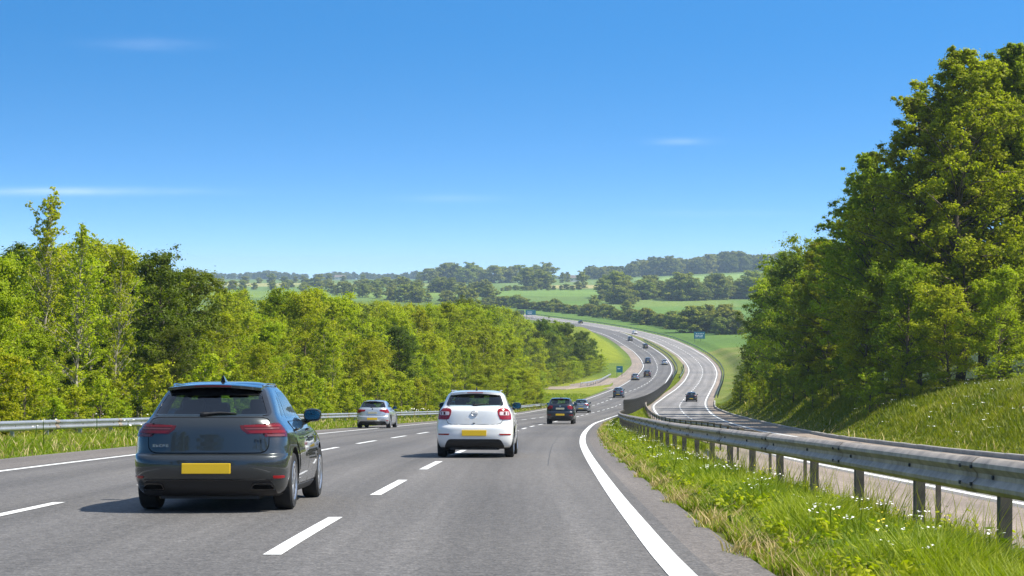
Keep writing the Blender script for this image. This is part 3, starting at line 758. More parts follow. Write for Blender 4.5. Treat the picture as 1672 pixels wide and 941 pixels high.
        rm.add([(b, a*math.cos(2*math.pi*i/k), a*math.sin(2*math.pi*i/k)) for i in range(k) for a, b in pr], [(i*n+j, i*n+(j+1) % n, ((i+1) % k)*n+(j+1) % n, ((i+1) % k)*n+j) for i in range(k) for j in range(n)])
        rm.tube([(.0, 0, 0), (.43*w, 0, 0)], r*.16, 16)
        for i in range(5):
            for dd in (-.14, .14):
                an = 2*math.pi*i/5 + .3; c = (r*.36); rot = Matrix.Rotation(an, 3, 'X')
                p = rot @ Vector((.36*w, dd*r*.75, c)); rm.box(p, (.035, r*.09, r*.52), 0, rot @ Matrix.Rotation(-dd*.5, 3, 'X'), .006)
        rm.tube([(-.02, 0, 0), (.02, 0, 0)], r*.5, 24, 1)
        return t, rm
    tw, rw_ = wheel_parts(); tm = rmm = None
    for ay in (ya, yb):
        for sg in (-1, 1):
            if tm is None:
                o = rw_.build('wheel', [M['rim'], M['cabin']], root); q = tw.build('tyre', M['tyre'], o); rmm, tm = o.data, q.data
            else:
                o = bpy.data.objects.new('wheel', rmm); COL.objects.link(o); o.parent = root
                q = bpy.data.objects.new('tyre', tm); COL.objects.link(q); q.parent = o
            o.location = (sg*(float(S.w(.5)) - .125), ay, r); o.rotation_euler = (0, 0, 0 if sg > 0 else math.pi)
    # cabin: seats with headrests, dashboard
    for sx, sy, k in ((-.37, ya + 1.55, 1), (.37, ya + 1.55, 1), (-.40, ya + .62, .92), (.40, ya + .62, .92)):
        mb = MB(); mb.box((sx, sy, .92*k), (.48, .16, .62), 0, Matrix.Rotation(R(12), 3, 'X'), .05); mb.box((sx, sy + .28, .62), (.48, .5, .14), 0, None, .05); st = mb.build('seat', M['seat'], root)
        mb = MB(); mb.box((sx, sy - .09, (1.27 if k == 1 else 1.16)*H/1.47), (.27, .1, .19), 0, Matrix.Rotation(R(10), 3, 'X'), .04); mb.build('headrest', M['seat'], st)
    mb = MB(); mb.box((0, P['dash'] - .1, .90), (1.2, .36, .16), 0, None, .05); mb.box((0, 1.6, .735), (1.45, 2.6, .02)); mb.build('dashboard', M['cabin'], root)
    mb = MB(); mb.tube([(.37 + .18*math.cos(t), P['dash'] - .42, .98 + .17*math.sin(t)) for t in np.linspace(0, 2*math.pi, 25)], .016, 6, cap=False); mb.build('steering_wheel', M['cabin'], root)
    mb = MB(); mb.box((0, P['dash'] - .62, H - .16), (.24, .03, .07), 0, None, .012); mb.build('rear_view_mirror', M['cabin'], root)
    # front lights and grille, for the record from the other side
    for sg in (-1, 1):
        zf = P['lamp_z']; mb = MB(); patch(mb, S, 'front', qrows(zf-.06, *((.42, .74) if sg > 0 else (-.74, -.42)), zf+.06, *((.46, .72) if sg > 0 else (-.72, -.46)), .03), .005, .012, nc=8); mb.build('headlight', M['clear_lens'], root)
    mb = MB(); patch(mb, S, 'front', qrows(.32, -.5, .5, .48, -.55, .55, .04), .005, .012, nc=12); mb.build('grille', M['trim'], root)
    P.get('more', lambda *a: 0)(root, S, tg)
    return root

def clamp_rows(f, z0, z1, n=10): return [(z, *f(z)) for z in np.linspace(z0, z1, n)]
# ---------------------------------------------------------------- the four kinds of car
def side_patches(lst):
    def more(root, S, tg):
        for rows, mat, nm, off in lst:
            for sg in (-1, 1):
                mb = MB(); patch(mb, S, 'side', rows, off, off + .004, nc=14, sg=sg); mb.build(nm, M[mat], root, True, 40)
    return more
def glyphs(mb, S, x0, z, w, h, n, off=.011):
    """small raised chrome script, too small in the photo to read"""
    for i in range(n):
        x = x0 + i*w*1.45
        for k in range(3):
            zz = z + (k-1)*h*.42; y = float(S.rear(x, zz)) - off
            if (i + k) % 4 != 3: mb.box((x, y, zz), (w, .006, h*.16))
        mb.box((x - w*.42, float(S.rear(x, z)) - off, z), (w*.2, .0062, h))
hatch_shape = Shape(
    [(.17,.79),(.22,.835),(.3,.868),(.42,.888),(.6,.893),(.74,.886),(.83,.872),(.9,.847),(.96,.803),(1.02,.757),(1.07,.724),(1.2,.668),(1.33,.605),(1.40,.555),(1.44,.495),(1.465,.39),(1.48,.18)],
    [(.17,.30),(.20,.17),(.26,.095),(.33,.055),(.40,.02),(.50,.0),(.60,.003),(.632,.022),(.655,.058),(.75,.066),(.90,.076),(.99,.09),(1.05,.12),(1.09,.17),(1.2,.29),(1.36,.46),(1.40,.53),(1.44,.72),(1.465,1.0),(1.48,1.45)],
    [(.17,4.05),(.25,4.2),(.4,4.27),(.55,4.27),(.7,4.2),(.78,4.05),(.86,3.8),(.94,3.35),(1.0,3.12),(1.05,3.0),(1.2,2.7),(1.36,2.35),(1.42,2.12),(1.46,1.85),(1.48,1.62)], .17, 1.48)
def hatch_more(root, S, tg):
    side_patches([(qrows(1.05, 1.94, 2.07, 1.365, 1.91, 2.05, .01), 'trim_gloss', 'door_pillar', .0015),
                  ([(z, 1.25, 3.0) for z in np.linspace(.185, .255, 5)], 'trim', 'sill', .006)])(root, S, tg)
    mb = MB(); glyphs(mb, S, -.60, .745, .026, .026, 5); mb.build('badge', M['chrome'], tg, False)
    mb = MB(); glyphs(mb, S, .53, .80, .022, .03, 3); mb.build('badge', M['trim_gloss'], tg, False)
HATCH = dict(shape=hatch_shape, paint=M['paint_grey'], tyre_r=.325, axles=(.86, 3.48), split=1.6, extra_levels=[.632, .655, .64, .648],
    rear_window=qrows(1.075, -.678, .678, 1.39, -.54, .54, .05), windscreen=qrows(1.04, -.60, .60, 1.37, -.47, .47, .05),
    side_windows=[qrows(1.045, 1.08, 1.95, 1.365, 1.22, 1.92, .03), qrows(1.045, 2.06, 2.74, 1.365, 2.03, 2.2, .03), qrows(1.06, .80, 1.03, 1.31, 1.04, 1.14, .03)],
    side_frame=qrows(1.04, .9, 2.8, 1.38, 1.1, 2.2), tailgate=qrows(.668, -.662, .662, 1.05, -.672, .672, .09),
    doors=[[(.28,1.30,2.01),(.5,1.29,2.02),(.62,1.22,2.02),(.74,1.08,2.03),(.9,1.02,2.03),(1.0,1.0,2.03)], [(.28,2.04,3.05),(.5,2.04,3.08),(.8,2.05,3.1),(.95,2.05,3.06),(1.0,2.05,2.98)]],
    handles=[(1.22,.915),(2.2,.905)],
    lights=[('tail_light','red_dark',[(.842,.63,0,.36),(.872,.60,0,.37),(.876,.44,0,.37),(.92,.372,0,.37),(.965,.352,0,.36),(.982,.52,0,.35),(.992,.62,0,.33)],.010),
            ('light_bar','red_bright',[(.950,.40,0,.33),(.972,.40,0,.33)],.013), ('light_bar','red_bright',[(.882,.47,0,.34),(.912,.42,0,.34)],.013),
            ('light_bar','clear_lens',[(.924,.42,.76,None),(.938,.40,.76,None)],.0135), ('light_bar','clear_lens',[(.846,.65,0,.3),(.868,.645,0,.3)],.013),
            ('light_divider','gap',[(.86,.607,.625,None),(.988,.607,.625,None)],.0145)],
    reflectors=[(qrows(.382,.72,.83,.412,.72,.835,.012),'red_lens','reflector')],
    exhausts=[(qrows(.255,.47,.74,.335,.50,.70,.02),'trim_gloss','exhaust_trim')],
    rear_patches=[(qrows(.19,-.76,.76,.375,-.70,.70,.06),'trim','diffuser',.004), (qrows(.40,-.44,.44,.585,-.36,.36,.04),M['paint_grey'],'plate_recess',.003),
                  ([(.362,-.72,.72),(.374,-.71,.71)],'trim_gloss','diffuser_trim',.007)],
    plates=[(.495,.54,.115,'plate')], spoiler=(1.425,.36,.53,.032), brake_w=.42, wiper=(-.06,.30,1.095), mirror=(2.62,1.02), fin=1.05,
    rails=(1.405,.75,1.7), rail_r=.011, rail_h=.02, dash=2.85, lamp_z=.66, more=hatch_more, band=.10)
def make_cross(k, paint_m, lights, plates, more, **kw):
    z = lambda l: [(a*k, b) for a, b in l]
    S = Shape(z([(.2,.80),(.28,.85),(.42,.885),(.6,.90),(.8,.895),(.95,.872),(1.05,.835),(1.12,.795),(1.18,.757),(1.3,.712),(1.42,.657),(1.48,.60),(1.515,.52),(1.535,.42),(1.55,.2)]),
        z([(.2,.28),(.24,.14),(.32,.06),(.42,.02),(.55,0),(.68,.0),(.72,.025),(.755,.055),(.9,.058),(1.05,.07),(1.13,.11),(1.18,.17),(1.3,.27),(1.44,.40),(1.48,.46),(1.51,.66),(1.535,1.0),(1.55,1.45)]),
        z([(.2,3.95),(.3,4.1),(.5,4.16),(.7,4.12),(.85,3.95),(.95,3.6),(1.02,3.2),(1.1,2.95),(1.2,2.75),(1.4,2.4),(1.48,2.15),(1.52,1.9),(1.55,1.62)]), .2*k, 1.55*k)
    P = dict(shape=S, paint=paint_m, tyre_r=.335, axles=(.82, 3.36), split=1.6, extra_levels=[],
        rear_window=qrows(1.175*k, -.665, .665, 1.455*k, -.565, .565, .06), windscreen=qrows(1.15*k, -.62, .62, 1.44*k, -.50, .50, .05),
        side_windows=[qrows(1.15*k, 1.02, 1.9, 1.43*k, 1.15, 1.87, .03), qrows(1.15*k, 2.01, 2.62, 1.43*k, 1.98, 2.15, .03), qrows(1.17*k, .70, .95, 1.38*k, .90, 1.04, .03)],
        side_frame=qrows(1.1*k, .9, 2.8, 1.4*k, 1.1, 2.2), tailgate=qrows(.765*k, -.62, .62, 1.16*k, -.66, .66, .10),
        doors=[[(.30*k,1.27,1.96),(.5*k,1.26,1.97),(.64*k,1.18,1.97),(.78*k,1.04,1.98),(1.0*k,.98,1.98),(1.1*k,.97,1.98)], [(.30*k,1.99,2.92),(.5*k,1.99,2.95),(.8*k,2.0,2.97),(1.0*k,2.0,2.93),(1.1*k,2.0,2.8)]],
        handles=[(1.2,1.0*k),(2.15,.99*k)], lights=lights, plates=plates, spoiler=(1.505*k,.31,.57,.05), brake_w=.36, brake_red=1,
        wiper=(.0,.36,1.20*k), mirror=(2.5,1.13*k), fin=.95, rails=(1.49*k,.72,2.0), rail_h=.035, rail_r=.012, rail_mat='galv', dash=2.7, lamp_z=.72*k, more=more, band=.05,
        rear_patches=[(qrows(.225*k,-.70,.70,.425*k,-.60,.60,.06),'trim','diffuser',.005)], reflectors=[(qrows(.515*k,.58,.82,.548*k,.56,.83,.012),'red_lens','reflector')])
    P.update(kw); return P
def emblem(mb, S, z, r):
    y = float(S.rear(0, z)) - .020
    mb.tube([(r*math.cos(t), y, z + r*.82*math.sin(t)) for t in np.linspace(0, 2*math.pi, 25)], r*.11, 6, cap=False)
    for a, b in (((-.72,.42),(-.28,-.6)), ((-.28,-.6),(0,.3)), ((0,.3),(.28,-.6)), ((.28,-.6),(.72,.42))):
        mb.tube([(a[0]*r, y, z + a[1]*r*.82), (b[0]*r, y, z + b[1]*r*.82)], r*.09, 6)
def white_more(root, S, tg):
    side_patches([(qrows(1.155, 1.88, 2.03, 1.43, 1.85, 2.0, .01), 'trim_gloss', 'door_pillar', .0015), ([(z, 1.2, 2.95) for z in np.linspace(.215, .29, 5)], 'trim', 'sill', .006)])(root, S, tg)
    mb = MB(); emblem(mb, S, 1.005, .07); mb.build('emblem', M['galv'], tg)
    mb = MB(); y = float(S.rear(0, .79)) - .012; mb.box((-.01, y, .785), (.05, .012, .02), 0, None, .004); mb.build('tailgate_latch', M['trim'], tg, False)
WHITE = make_cross(1.0, M['paint_white'],
    [('tail_light','red_lens',[(.868,.60,0,.25),(.885,.575,0,.27),(.98,.535,0,.28),(1.06,.52,0,.28),(1.10,.54,0,.27),(1.118,.58,0,.25)],.014),
     ('light_bar','pale_lens',[(.965,.585,.77,None),(.985,.57,.775,None),(1.03,.57,.77,None),(1.045,.585,.76,None)],.017), ('light_bar','red_dark',[(.972,.655,.70,None),(1.038,.655,.70,None)],.019),
     ('light_bar','red_dark',[(.972,.735,.755,None),(1.038,.735,.755,None)],.019)],
    [(.565,.56,.13,'plate')], white_more)
def suv_more(root, S, tg):
    side_patches([(qrows(1.155*1.09, 1.88, 2.03, 1.43*1.09, 1.85, 2.0, .01), 'trim_gloss', 'door_pillar', .0015)])(root, S, tg)
    mb = MB(); z = 1.15; y = float(S.rear(0, z)) - .016; mb.box((0, y, z), (.085, .012, .11), 0, Matrix.Rotation(R(0), 3, 'Y'), .02); mb.build('emblem', M['chrome'], tg, False)
SUV = make_cross(1.09, M['paint_navy'],
    [('tail_light','red_lens',[(.95,.60,0,.17),(.98,.52,0,.19),(1.05,.47,0,.20),(1.14,.46,0,.19),(1.17,.50,0,.17)],.014),
     ('light_bar','red_bright',[(1.0,.56,.80,None),(1.10,.54,.80,None)],.017)],
    [(.60,.55,.115,'plate'), (.98,.54,.11,'plate_pale')], suv_more)
def silver_more(root, S, tg):
    side_patches([(qrows(1.05, 1.94, 2.07, 1.365, 1.91, 2.05, .01), 'trim_gloss', 'door_pillar', .0015)])(root, S, tg)
    mb = MB(); mb.tube([(0, float(S.rear(0, 1.0)) - .005, 1.0), (0, float(S.rear(0, 1.0)) - .02, 1.0)], .035, 14); mb.build('emblem', M['trim_gloss'], tg)
SILVER = dict(HATCH); SILVER.update(paint=M['paint_silver'],
    lights=[('tail_light','red_lens',[(.80,.66,0,.33),(.84,.60,0,.35),(.87,.42,0,.36),(.93,.37,0,.36),(.965,.38,0,.36),(.985,.55,0,.33)],.012), ('light_bar','red_bright',[(.86,.66,.79,None),(.94,.66,.79,None)],.015)],
    rear_patches=[(qrows(.19,-.76,.76,.36,-.68,.68,.06),'trim','diffuser',.004)], exhausts=[], plates=[(.485,.54,.115,'plate'), (.80,.50,.11,'plate_pale')],
    wiper=(-.06,.30,1.095), more=silver_more, mirror_mat=M['trim_gloss'])
SILVER.pop('rails')
for P_ in (SUV,): P_['mirror_mat'] = M['trim_gloss']
WHITE['mirror_mat'] = M['trim_gloss']; HATCH['mirror_mat'] = M['trim_gloss']

def place(root, x, y, zf, heading=None, lane=None):
    s = (float(D(y+4.2)) - float(D(y)))/4.2
    h = heading if heading is not None else math.atan2(float(lane(y+5) - lane(y)), 5)
    root.location = (x, y, float(zf(y)) + .002); root.rotation_euler = (-math.atan(s), 0, -h)
def repaint(o, old, new):
    for sl in o.material_slots:
        if sl.material == old: sl.link = 'OBJECT'; sl.material = new
    for c in o.children: repaint(c, old, new)
hatch = make_car('hatchback_car', HATCH); setp(hatch, 'grey hatchback with yellow plate and roof fin, nearest car to the camera', 'car')
white = make_car('crossover_car', WHITE); setp(white, 'white hatchback with red tail lights and round emblem in the right lane', 'car')
silver = make_car('hatchback_car', SILVER); setp(silver, 'silver hatchback in the left lane beside the guardrail', 'car')
suv = make_car('suv_car', SUV); setp(suv, 'dark navy SUV with two pale and yellow plates ahead of the white hatchback', 'car')
place(hatch, -3.38, 18.9, zl, .0); place(white, -.86, 38.8, zl, .035); place(silver, -7.35, 90, zl, .055); place(suv, 3.05, 109, zl, .075)
def more_car(src, old, new, x, y, zf, lane, label, name=None, heading=None):
    c = copy_tree(src); repaint(c, old, new); place(c, x, y, zf, heading, lane); setp(c, label, 'car'); return c
LAl = lambda y: (LL(y) + LB(y))/2
more_car(hatch, M['paint_grey'], M['paint_black'], -4.25, 118, zl, LAl, 'dark car mostly hidden behind the left side of the white hatchback')
more_car(silver, M['paint_silver'], M['paint_steel'], 7.55, 188, zl, LAl, 'small silver-blue car just ahead and right of the navy SUV')
more_car(suv, M['paint_navy'], M['paint_blue'], 17.5, 283, zl, LAl, 'dark blue car level with the start of the paling fence')
more_car(silver, M['paint_silver'], M['paint_steel'], 27.6, 385, zl, LB, 'steel grey car on the white edge line by the slip road')
more_car(suv, M['paint_navy'], M['paint_maroon'], 31.7, 402, zl, LB, 'dark maroon car right of the steel grey car on the bend')
more_car(suv, M['paint_navy'], M['paint_blue'], 38.6, 487, zl, LB, 'blue car alone in the left lane at the tightest part of the bend')
more_car(suv, M['paint_navy'], M['paint_navy'], 45.4, 582, zl, LB, 'dark car close to the median past the bend')
more_car(suv, M['paint_navy'], M['paint_blue'], 44.3, 640, zl, LB, 'dark blue car beside the bright grass mound, far up the left carriageway')
more_car(white, M['paint_white'], M['paint_white'], 50.2, 697, zr, RL, 'far white car on the right carriageway below the hedge')
more_car(hatch, M['paint_grey'], M['paint_black'], 33.0, 815, zr, RL, 'tiny dark car, farthest up the motorway near the long hedge')
more_car(hatch, M['paint_grey'], M['paint_black'], 27.3, 261, zr, RL, 'dark car with yellow plate alone on the right carriageway')
more_car(silver, M['paint_silver'], M['paint_silver'], 42.6, 478, zl, LB, 'pale silver car near the median on the bend, right of the blue car')
# ---------------------------------------------------------------- trees
def leaves(cen, cr, n, size, g, flat=.75, up=.5, tint_c=None):
    """n leaf blades per clump centre -> vertices, quads, tints"""
    k = len(cen); N_ = k*n; c = np.repeat(cen, n, 0); r = np.repeat(cr, n)
    d = g.normal(size=(N_, 3)); d /= np.linalg.norm(d, axis=1, keepdims=True)
    rad = g.random(N_)**.45 if size > .3 else np.clip(np.abs(g.normal(size=N_))*.62, 0, 1.7); p = c + d*(rad*r)[:, None]*np.array([1, 1, flat])
    nrm = d*1.0 + g.normal(size=(N_, 3))*.42 + np.array([0, 0, up]); nrm /= np.linalg.norm(nrm, axis=1, keepdims=True)
    a = np.cross(nrm, g.normal(size=(N_, 3))); a /= np.linalg.norm(a, axis=1, keepdims=True); b = np.cross(nrm, a)
    s = size*(.65 + .7*g.random(N_))[:, None]
    V = np.stack([p - a*s*.55, p + b*s*.30 - nrm*s*.06, p + a*s*.55, p - b*s*.30 - nrm*s*.06], 1).reshape(-1, 3)
    F = np.arange(N_*4).reshape(-1, 4)
    t = np.clip((tint_c if tint_c is not None else g.random(k)).repeat(n)*.6 + g.random(N_)*.45 , 0, 1)
    return V, F, np.repeat(t, 4)
def tree_proto(name, seed, H, prof, base, nl, angle, leaf_m, bark_m, clump, nleaf, leaf, trunk_r, sub=4, wob=.03, nfrac=(.35, 1.0), droop=0., top_sparse=0., spray=.12, lv=(.56, .74)):
    g = np.random.default_rng(seed); mb = MB(); cen = []; cr = []; tn = []
    k = 9; hs = np.linspace(0, 1, k); off = np.cumsum(g.normal(size=(k, 2))*wob*H/4, 0); off[0] = 0; off -= off[0]
    tp = np.column_stack([off[:, 0], off[:, 1], hs*H*.97]); mb.tube(tp, trunk_r*(1 - hs)**.8 + .012, 8)
    at = lambda q: np.array([np.interp(q, hs, tp[:, i]) for i in range(3)])
    ga = g.random()*6.28
    for i in range(nl):
        q = base + (1 - base)*((i + g.random())/nl)**.9*.98; p = at(q); ga += 2.4 + g.normal()*.4
        Lr = prof((q-base)/(1-base))*H*(lv[0] + lv[1]*g.random())*(1.3 if g.random() < spray else 1); an = R(angle + 14*g.normal() + 18*(q-.5))
        dv = np.array([math.cos(ga)*math.cos(an), math.sin(ga)*math.cos(an), math.sin(an)]); e = p + dv*Lr
        mid = p + dv*Lr*.5 + np.array([0, 0, .06*Lr]); e = e - np.array([0, 0, droop*Lr])
        r0 = max(.012, trunk_r*(1-q)**.8*.45); mb.tube([p, mid, e], [r0, r0*.6, .008], 5, cap=False)
        ct = g.random()
        for j in range(sub):
            t = nfrac[0] + (nfrac[1]-nfrac[0])*(j + g.random())/sub; o_ = (p*(1-t)**2 + 2*mid*t*(1-t) + e*t*t)
            sd = g.normal(size=3); sd[2] = abs(sd[2])*.6; sd /= np.linalg.norm(sd); tw = o_ + sd*Lr*.28*(1.15 - .5*t)
            mb.tube([o_, tw], [.010, .005], 3, cap=False)
            cen += [o_*.5 + tw*.5 + g.normal(size=3)*clump*.2, tw]; s = clump*(.6 + .8*g.random())*(1 - .45*q*(1 if top_sparse else .4)); cr += [s*.8, s]
            tc = np.clip(.65*ct + .35*g.random(), 0, 1); tn += [tc, tc]
    V, F, t = leaves(np.array(cen), np.array(cr), nleaf, leaf, g, tint_c=np.array(tn))
    col = np.stack([t, t, t], 1)
    root = empty(name)
    mb.build('trunk', bark_m, root, True, None); mesh_obj('crown', V, F, leaf_m, root, smooth=False, col=col)
    root['H'] = H
    return root
PROTO = {}
ov = lambda lo, pk, hi: (lambda t: np.interp(t, [0, .12, pk, .7, .88, 1], [lo*.8, lo, hi, hi*.86, hi*.55, .06]))
PROTO['birch'] = [tree_proto('birch_tree', 100+i, 9.0, ov(.12, .4, .20), .10, 54, 42, M['leaf_young'], M['bark_pale'], .36, 46, .105, .075, 4, .035, top_sparse=1) for i in range(3)]
PROTO['sparse'] = [tree_proto('birch_tree', 120+i, 10.0, lambda t: np.interp(t, [0, .12, .4, .85, 1], [.10, .14, .17, .115, .03]), .10, 74, 52, M['leaf_young'], M['bark_pale'], .15, 9, .105, .085, 7, .05, nfrac=(.25, 1.0)) for i in range(2)]
PROTO['bush'] = [tree_proto('bushy_tree', 140+i, 7.5, lambda t: np.interp(t, [0, .12, .35, .75, .9, 1], [.27, .30, .32, .26, .17, .06]), .02, 66, 30, M['leaf_bush'], M['bark'], .46, 52, .115, .09, 4) for i in range(3)]
PROTO['dark'] = [tree_proto('dense_tree', 160+i, 9.0, ov(.18, .4, .27), .06, 64, 28, M['leaf_dark'], M['bark'], .50, 54, .125, .13, 4) for i in range(2)]
PROTO['big'] = [tree_proto('tall_tree', 180+i, 19.0, lambda t: np.interp(t, [0, .12, .38, .7, .88, 1], [.13, .17, .24, .18, .085, .02]), .07, 130, 33, M['leaf_big'], M['bark'], .44, 70, .155, .24, 6, .025, nfrac=(.3, 1.06), top_sparse=1, spray=.0, lv=(.72, .46)) for i in range(3)]
PROTO['shrub'] = [tree_proto('shrub', 200+i, 2.6, ov(.35, .4, .45), .02, 26, 35, M['leaf_bush'], M['bark'], .26, 30, .10, .035, 3) for i in range(2)]
ovf = lambda t: np.interp(t, [0, .2, .5, .8, 1], [.30, .40, .42, .30, .06])
PROTO['far'] = [tree_proto('round_tree', 220+i, 12.0, ovf, .06, 44, 18, M['leaf_far'], M['bark'], 1.15, 30, .62, .3, 3, .01, nfrac=(.45, .95), spray=0) for i in range(3)]
PROTO['hedge'] = [tree_proto('hedge_tree', 240+i, 7.0, lambda t: np.interp(t, [0, .2, .5, .8, 1], [.42, .48, .45, .3, .06]), .02, 34, 15, M['leaf_far'], M['bark'], .85, 26, .5, .15, 3, .01, nfrac=(.4, .95), spray=0) for i in range(2)]
USED = set()
def plant(kind, x, y, h, label, group=None, cat='tree', v=None, wid=1.0, name=None):
    ps = PROTO[kind]; p = ps[v % len(ps)] if v is not None else random.choice(ps)
    o = p if p.name not in USED else copy_tree(p); USED.add(p.name); 
    s = h/p['H']; o.location = (x, y, float(ground(x, y)) - (.08 if kind not in ('far', 'hedge') else .10*h)); o.rotation_euler = (random.uniform(-.03, .03), random.uniform(-.03, .03), random.uniform(0, 6.28)); o.scale = (s*wid*random.uniform(.92, 1.08), s*wid*random.uniform(.92, 1.08), s)
    setp(o, label, cat, group); return o
px2x = lambda px, y: (px - 836)/2800*y
def zpx(py, y): return -(py - 450)/2800*y
# -- left wood: canopy line as heights above the valley floor
CAN = pch([(-400,380),(0,392),(100,388),(200,400),(260,420),(320,462),(420,470),(500,474),(600,488),(650,490),(720,494),(780,500),(818,504),(848,517),(870,524),(895,523),(925,526),(950,536),(966,550),(985,578)])
G1 = 'young trees of the wood beyond the left guardrail'
lab = dict(birch='slender yellow-green young birch in the wood beyond the left guardrail', bush='bushy bright green young tree in the wood beyond the left guardrail',
           dark='dense dark green tree standing among the yellow-green young wood', sparse='thin tall birch with see-through crown in the left wood')
def edge(y): return np.where(y < 225, LRAIL(y) - 3.3, np.interp(y, [225, 280, 330, 400, 440], [-3, 0.5, 3, 14, 20.5]))
pts = []; tries = 0; nwood = 0
HERO = [('sparse',72,74,311,0,'tallest thin birch, its airy top rising above the left wood'),('sparse',118,72,362,1,'second tall thin birch right beside the tallest one'),
        ('sparse',188,80,394,0,'slender pale-stemmed birch left of the dark tree'),('dark',268,88,414,0,'dense dark green tree with broad crown behind the grey hatchback'),
        ('dark',300,97,436,1,'smaller dark green tree right of the broad dark one in the left wood'),('dark',20,84,396,1,'dark green tree at the left edge behind the birches'),
        ('sparse',495,150,470,0,'pale birch rising from the wood above the silver hatchback'),('sparse',690,215,512,1,'pale slim birch in front of the wood above the white hatchback'),
        ('dark',760,262,490,0,'rounded dark tree at the top of the wood left of the distant sign'),('dark',822,330,505,1,'big rounded tree in the wood below the far road sign'),
        ('dark',888,372,522,0,'dark rounded tree with deep shade at the right end of the left wood'),('dark',968,424,556,0,'leafy tree at the very end of the left wood above the slip road'),('dark',950,400,540,1,'lower leafy tree just before the end of the left wood'),
        ('dark',928,408,527,1,'last broad tree of the left wood beside the bright mound')]
for kind, px, y, top, v, lb in HERO:
    x = px2x(px, y); h = zpx(top, y) - float(ground(x, y)); pts.append((x, y)); plant(kind, x, y, h, lb, v=v, wid=1.0 if kind == 'sparse' else 1.1)
cand = []
for row in range(9):
    y = 46.0
    while y < 440:
        sp = 2.6 + y*.010 + row*.25; yy = y + random.uniform(-.4, .4)*sp; x = float(edge(yy)) - row*(2.9 + y*.004) - random.uniform(0, 1.6)
        if x > -.335*yy - 3: cand.append((row, x, yy))
        y += sp
for row, x, y in cand:
    px = 836 + 2800*x/y; sp = 1.9 + y*.006
    if any((x-a)**2 + (y-b)**2 < sp*sp for a, b in pts): continue
    if row > 2 and random.random() < .25 + .04*row: continue
    lim = zpx(float(CAN(px)), y) - float(ground(x, y))
    if y > 250: lim = min(lim, 17)
    h = lim*(random.uniform(.66, .97) if px < 730 else random.uniform(.84, 1.0)) if row else lim*random.uniform(.50, .82)
    h = max(3.2, min(h, 16))
    kind = random.choices(['birch', 'bush', 'dark'], [.40, .52, .08] if y < 230 else [.12, .46, .42])[0]
    plant(kind, x, y, h, lab[kind], G1); pts.append((x, y)); nwood += 1
# scrub at the foot of the wood
G2 = 'shrubs along the foot of the left wood'
y = 44.0
while y < 330:
    x = float(edge(y)) + random.uniform(.6, 2.0)
    if x > -.335*y - 2: plant('shrub', x, y, random.uniform(1.5, 2.8)*(1 + y/500), 'low leafy shrub at the foot of the left wood behind the guardrail', G2, 'shrub')
    y += 2.6 + y*.012
y = 44.0
while y < 215:
    x = float(LRAIL(y)) - random.uniform(.9, 2.0)
    if x > -.335*y - 2: plant('shrub', x, y, random.uniform(.8, 1.7), 'small leafy shrub close behind the left guardrail', 'small shrubs close behind the left guardrail', 'shrub', wid=1.2)
    y += 1.9 + y*.008
y = 175.0
while y < 432:
    x = float(edge(y)) + random.uniform(.8, 3.2)
    plant('bush', x, y, random.uniform(2.6, 5.2), 'low rounded bush where the left wood runs down to the grass by the bend', 'low bushes at the end of the left wood', 'shrub', wid=1.5)
    y += 3.6 + random.uniform(0, 2.2)
# -- right bank
RT = [('bush',1236,228,524,0,'far end tree of the right bank, leaning over the motorway verge'),('dark',1246,205,462,1,'dense dark tree second from the far end of the right bank'),
      ('bush',1288,182,418,2,'rounded tree of the right bank just below the ridge line'),('bush',1338,160,398,0,'broad tree with yellow-green top midway along the right bank'),
      ('big',1392,138,316,1,'tree forming the step where the right bank wood rises'),('big',1440,124,236,2,'tall dark tree behind the step of the right bank wood'),
      ('big',1500,116,142,0,'very tall tree with pointed airy top on the right bank'),('big',1566,114,66,1,'tallest tree of the right bank, near the right edge'),
      ('big',1640,118,52,2,'tall full tree beside the tallest one at the right edge'),('big',1730,122,30,0,'tall tree cut by the right edge of the view'),
      ('bush',1268,215,446,2,'back row tree behind the far end of the right bank'),('big',1455,138,262,0,'back row tree showing between the tall ones of the right bank'),
      ('big',1605,118,84,0,'back row tree behind the tallest tree of the right bank'),('big',1365,152,392,1,'leafy tree in shade in the middle of the right bank'),
      ('big',1418,132,268,0,'mid height tree filling the step of the right bank wood'),('big',1352,148,384,2,'broad dark tree just left of the step of the right bank wood'),('dark',1300,172,412,0,'dark tree in the lower left part of the right bank wood'),
      ('bush',1318,150,474,0,'bright yellow-green bush lit at the front of the right bank'),('bush',1418,118,470,1,'green bush in front of the tall right bank trees'),
      ('bush',1478,108,430,2,'leafy bush between the tall right bank trees and the grass'),('bush',1632,104,440,1,'golden green bush at the right edge above the grass slope'),
      ('bush',1545,106,470,0,'shaded bush under the tallest tree of the right bank'),('bush',1256,200,560,2,'small bush at the far foot of the right bank trees'),
      ('bush',1222,236,582,1,'round light bush beside the far rail of the right carriageway'),('bush',1690,112,380,2,'tall bush at the right edge under the trees')]
for kind, px, y, top, v, lb in RT:
    x = px2x(px, y); h = zpx(top, y) - float(ground(x, y)); plant(kind, x, y, h, lb, v=v, wid=min(1.35, max(1.06, 16.5/h)) if kind == 'big' else (1.0 if px < 1345 else 1.15))
for i, (px, y, h) in enumerate([(1790,134,19),(1830,140,19),(1900,118,19),(1710,128,19),(1530,134,15),(1410,165,14),(1320,200,12),(1500,150,14)]):
    plant('big', px2x(px, y), y, h, 'tree deep in the wood behind the right bank', 'trees deep in the right bank wood', wid=1.15)  # those past the right edge of the view are unseen, added for their shadows
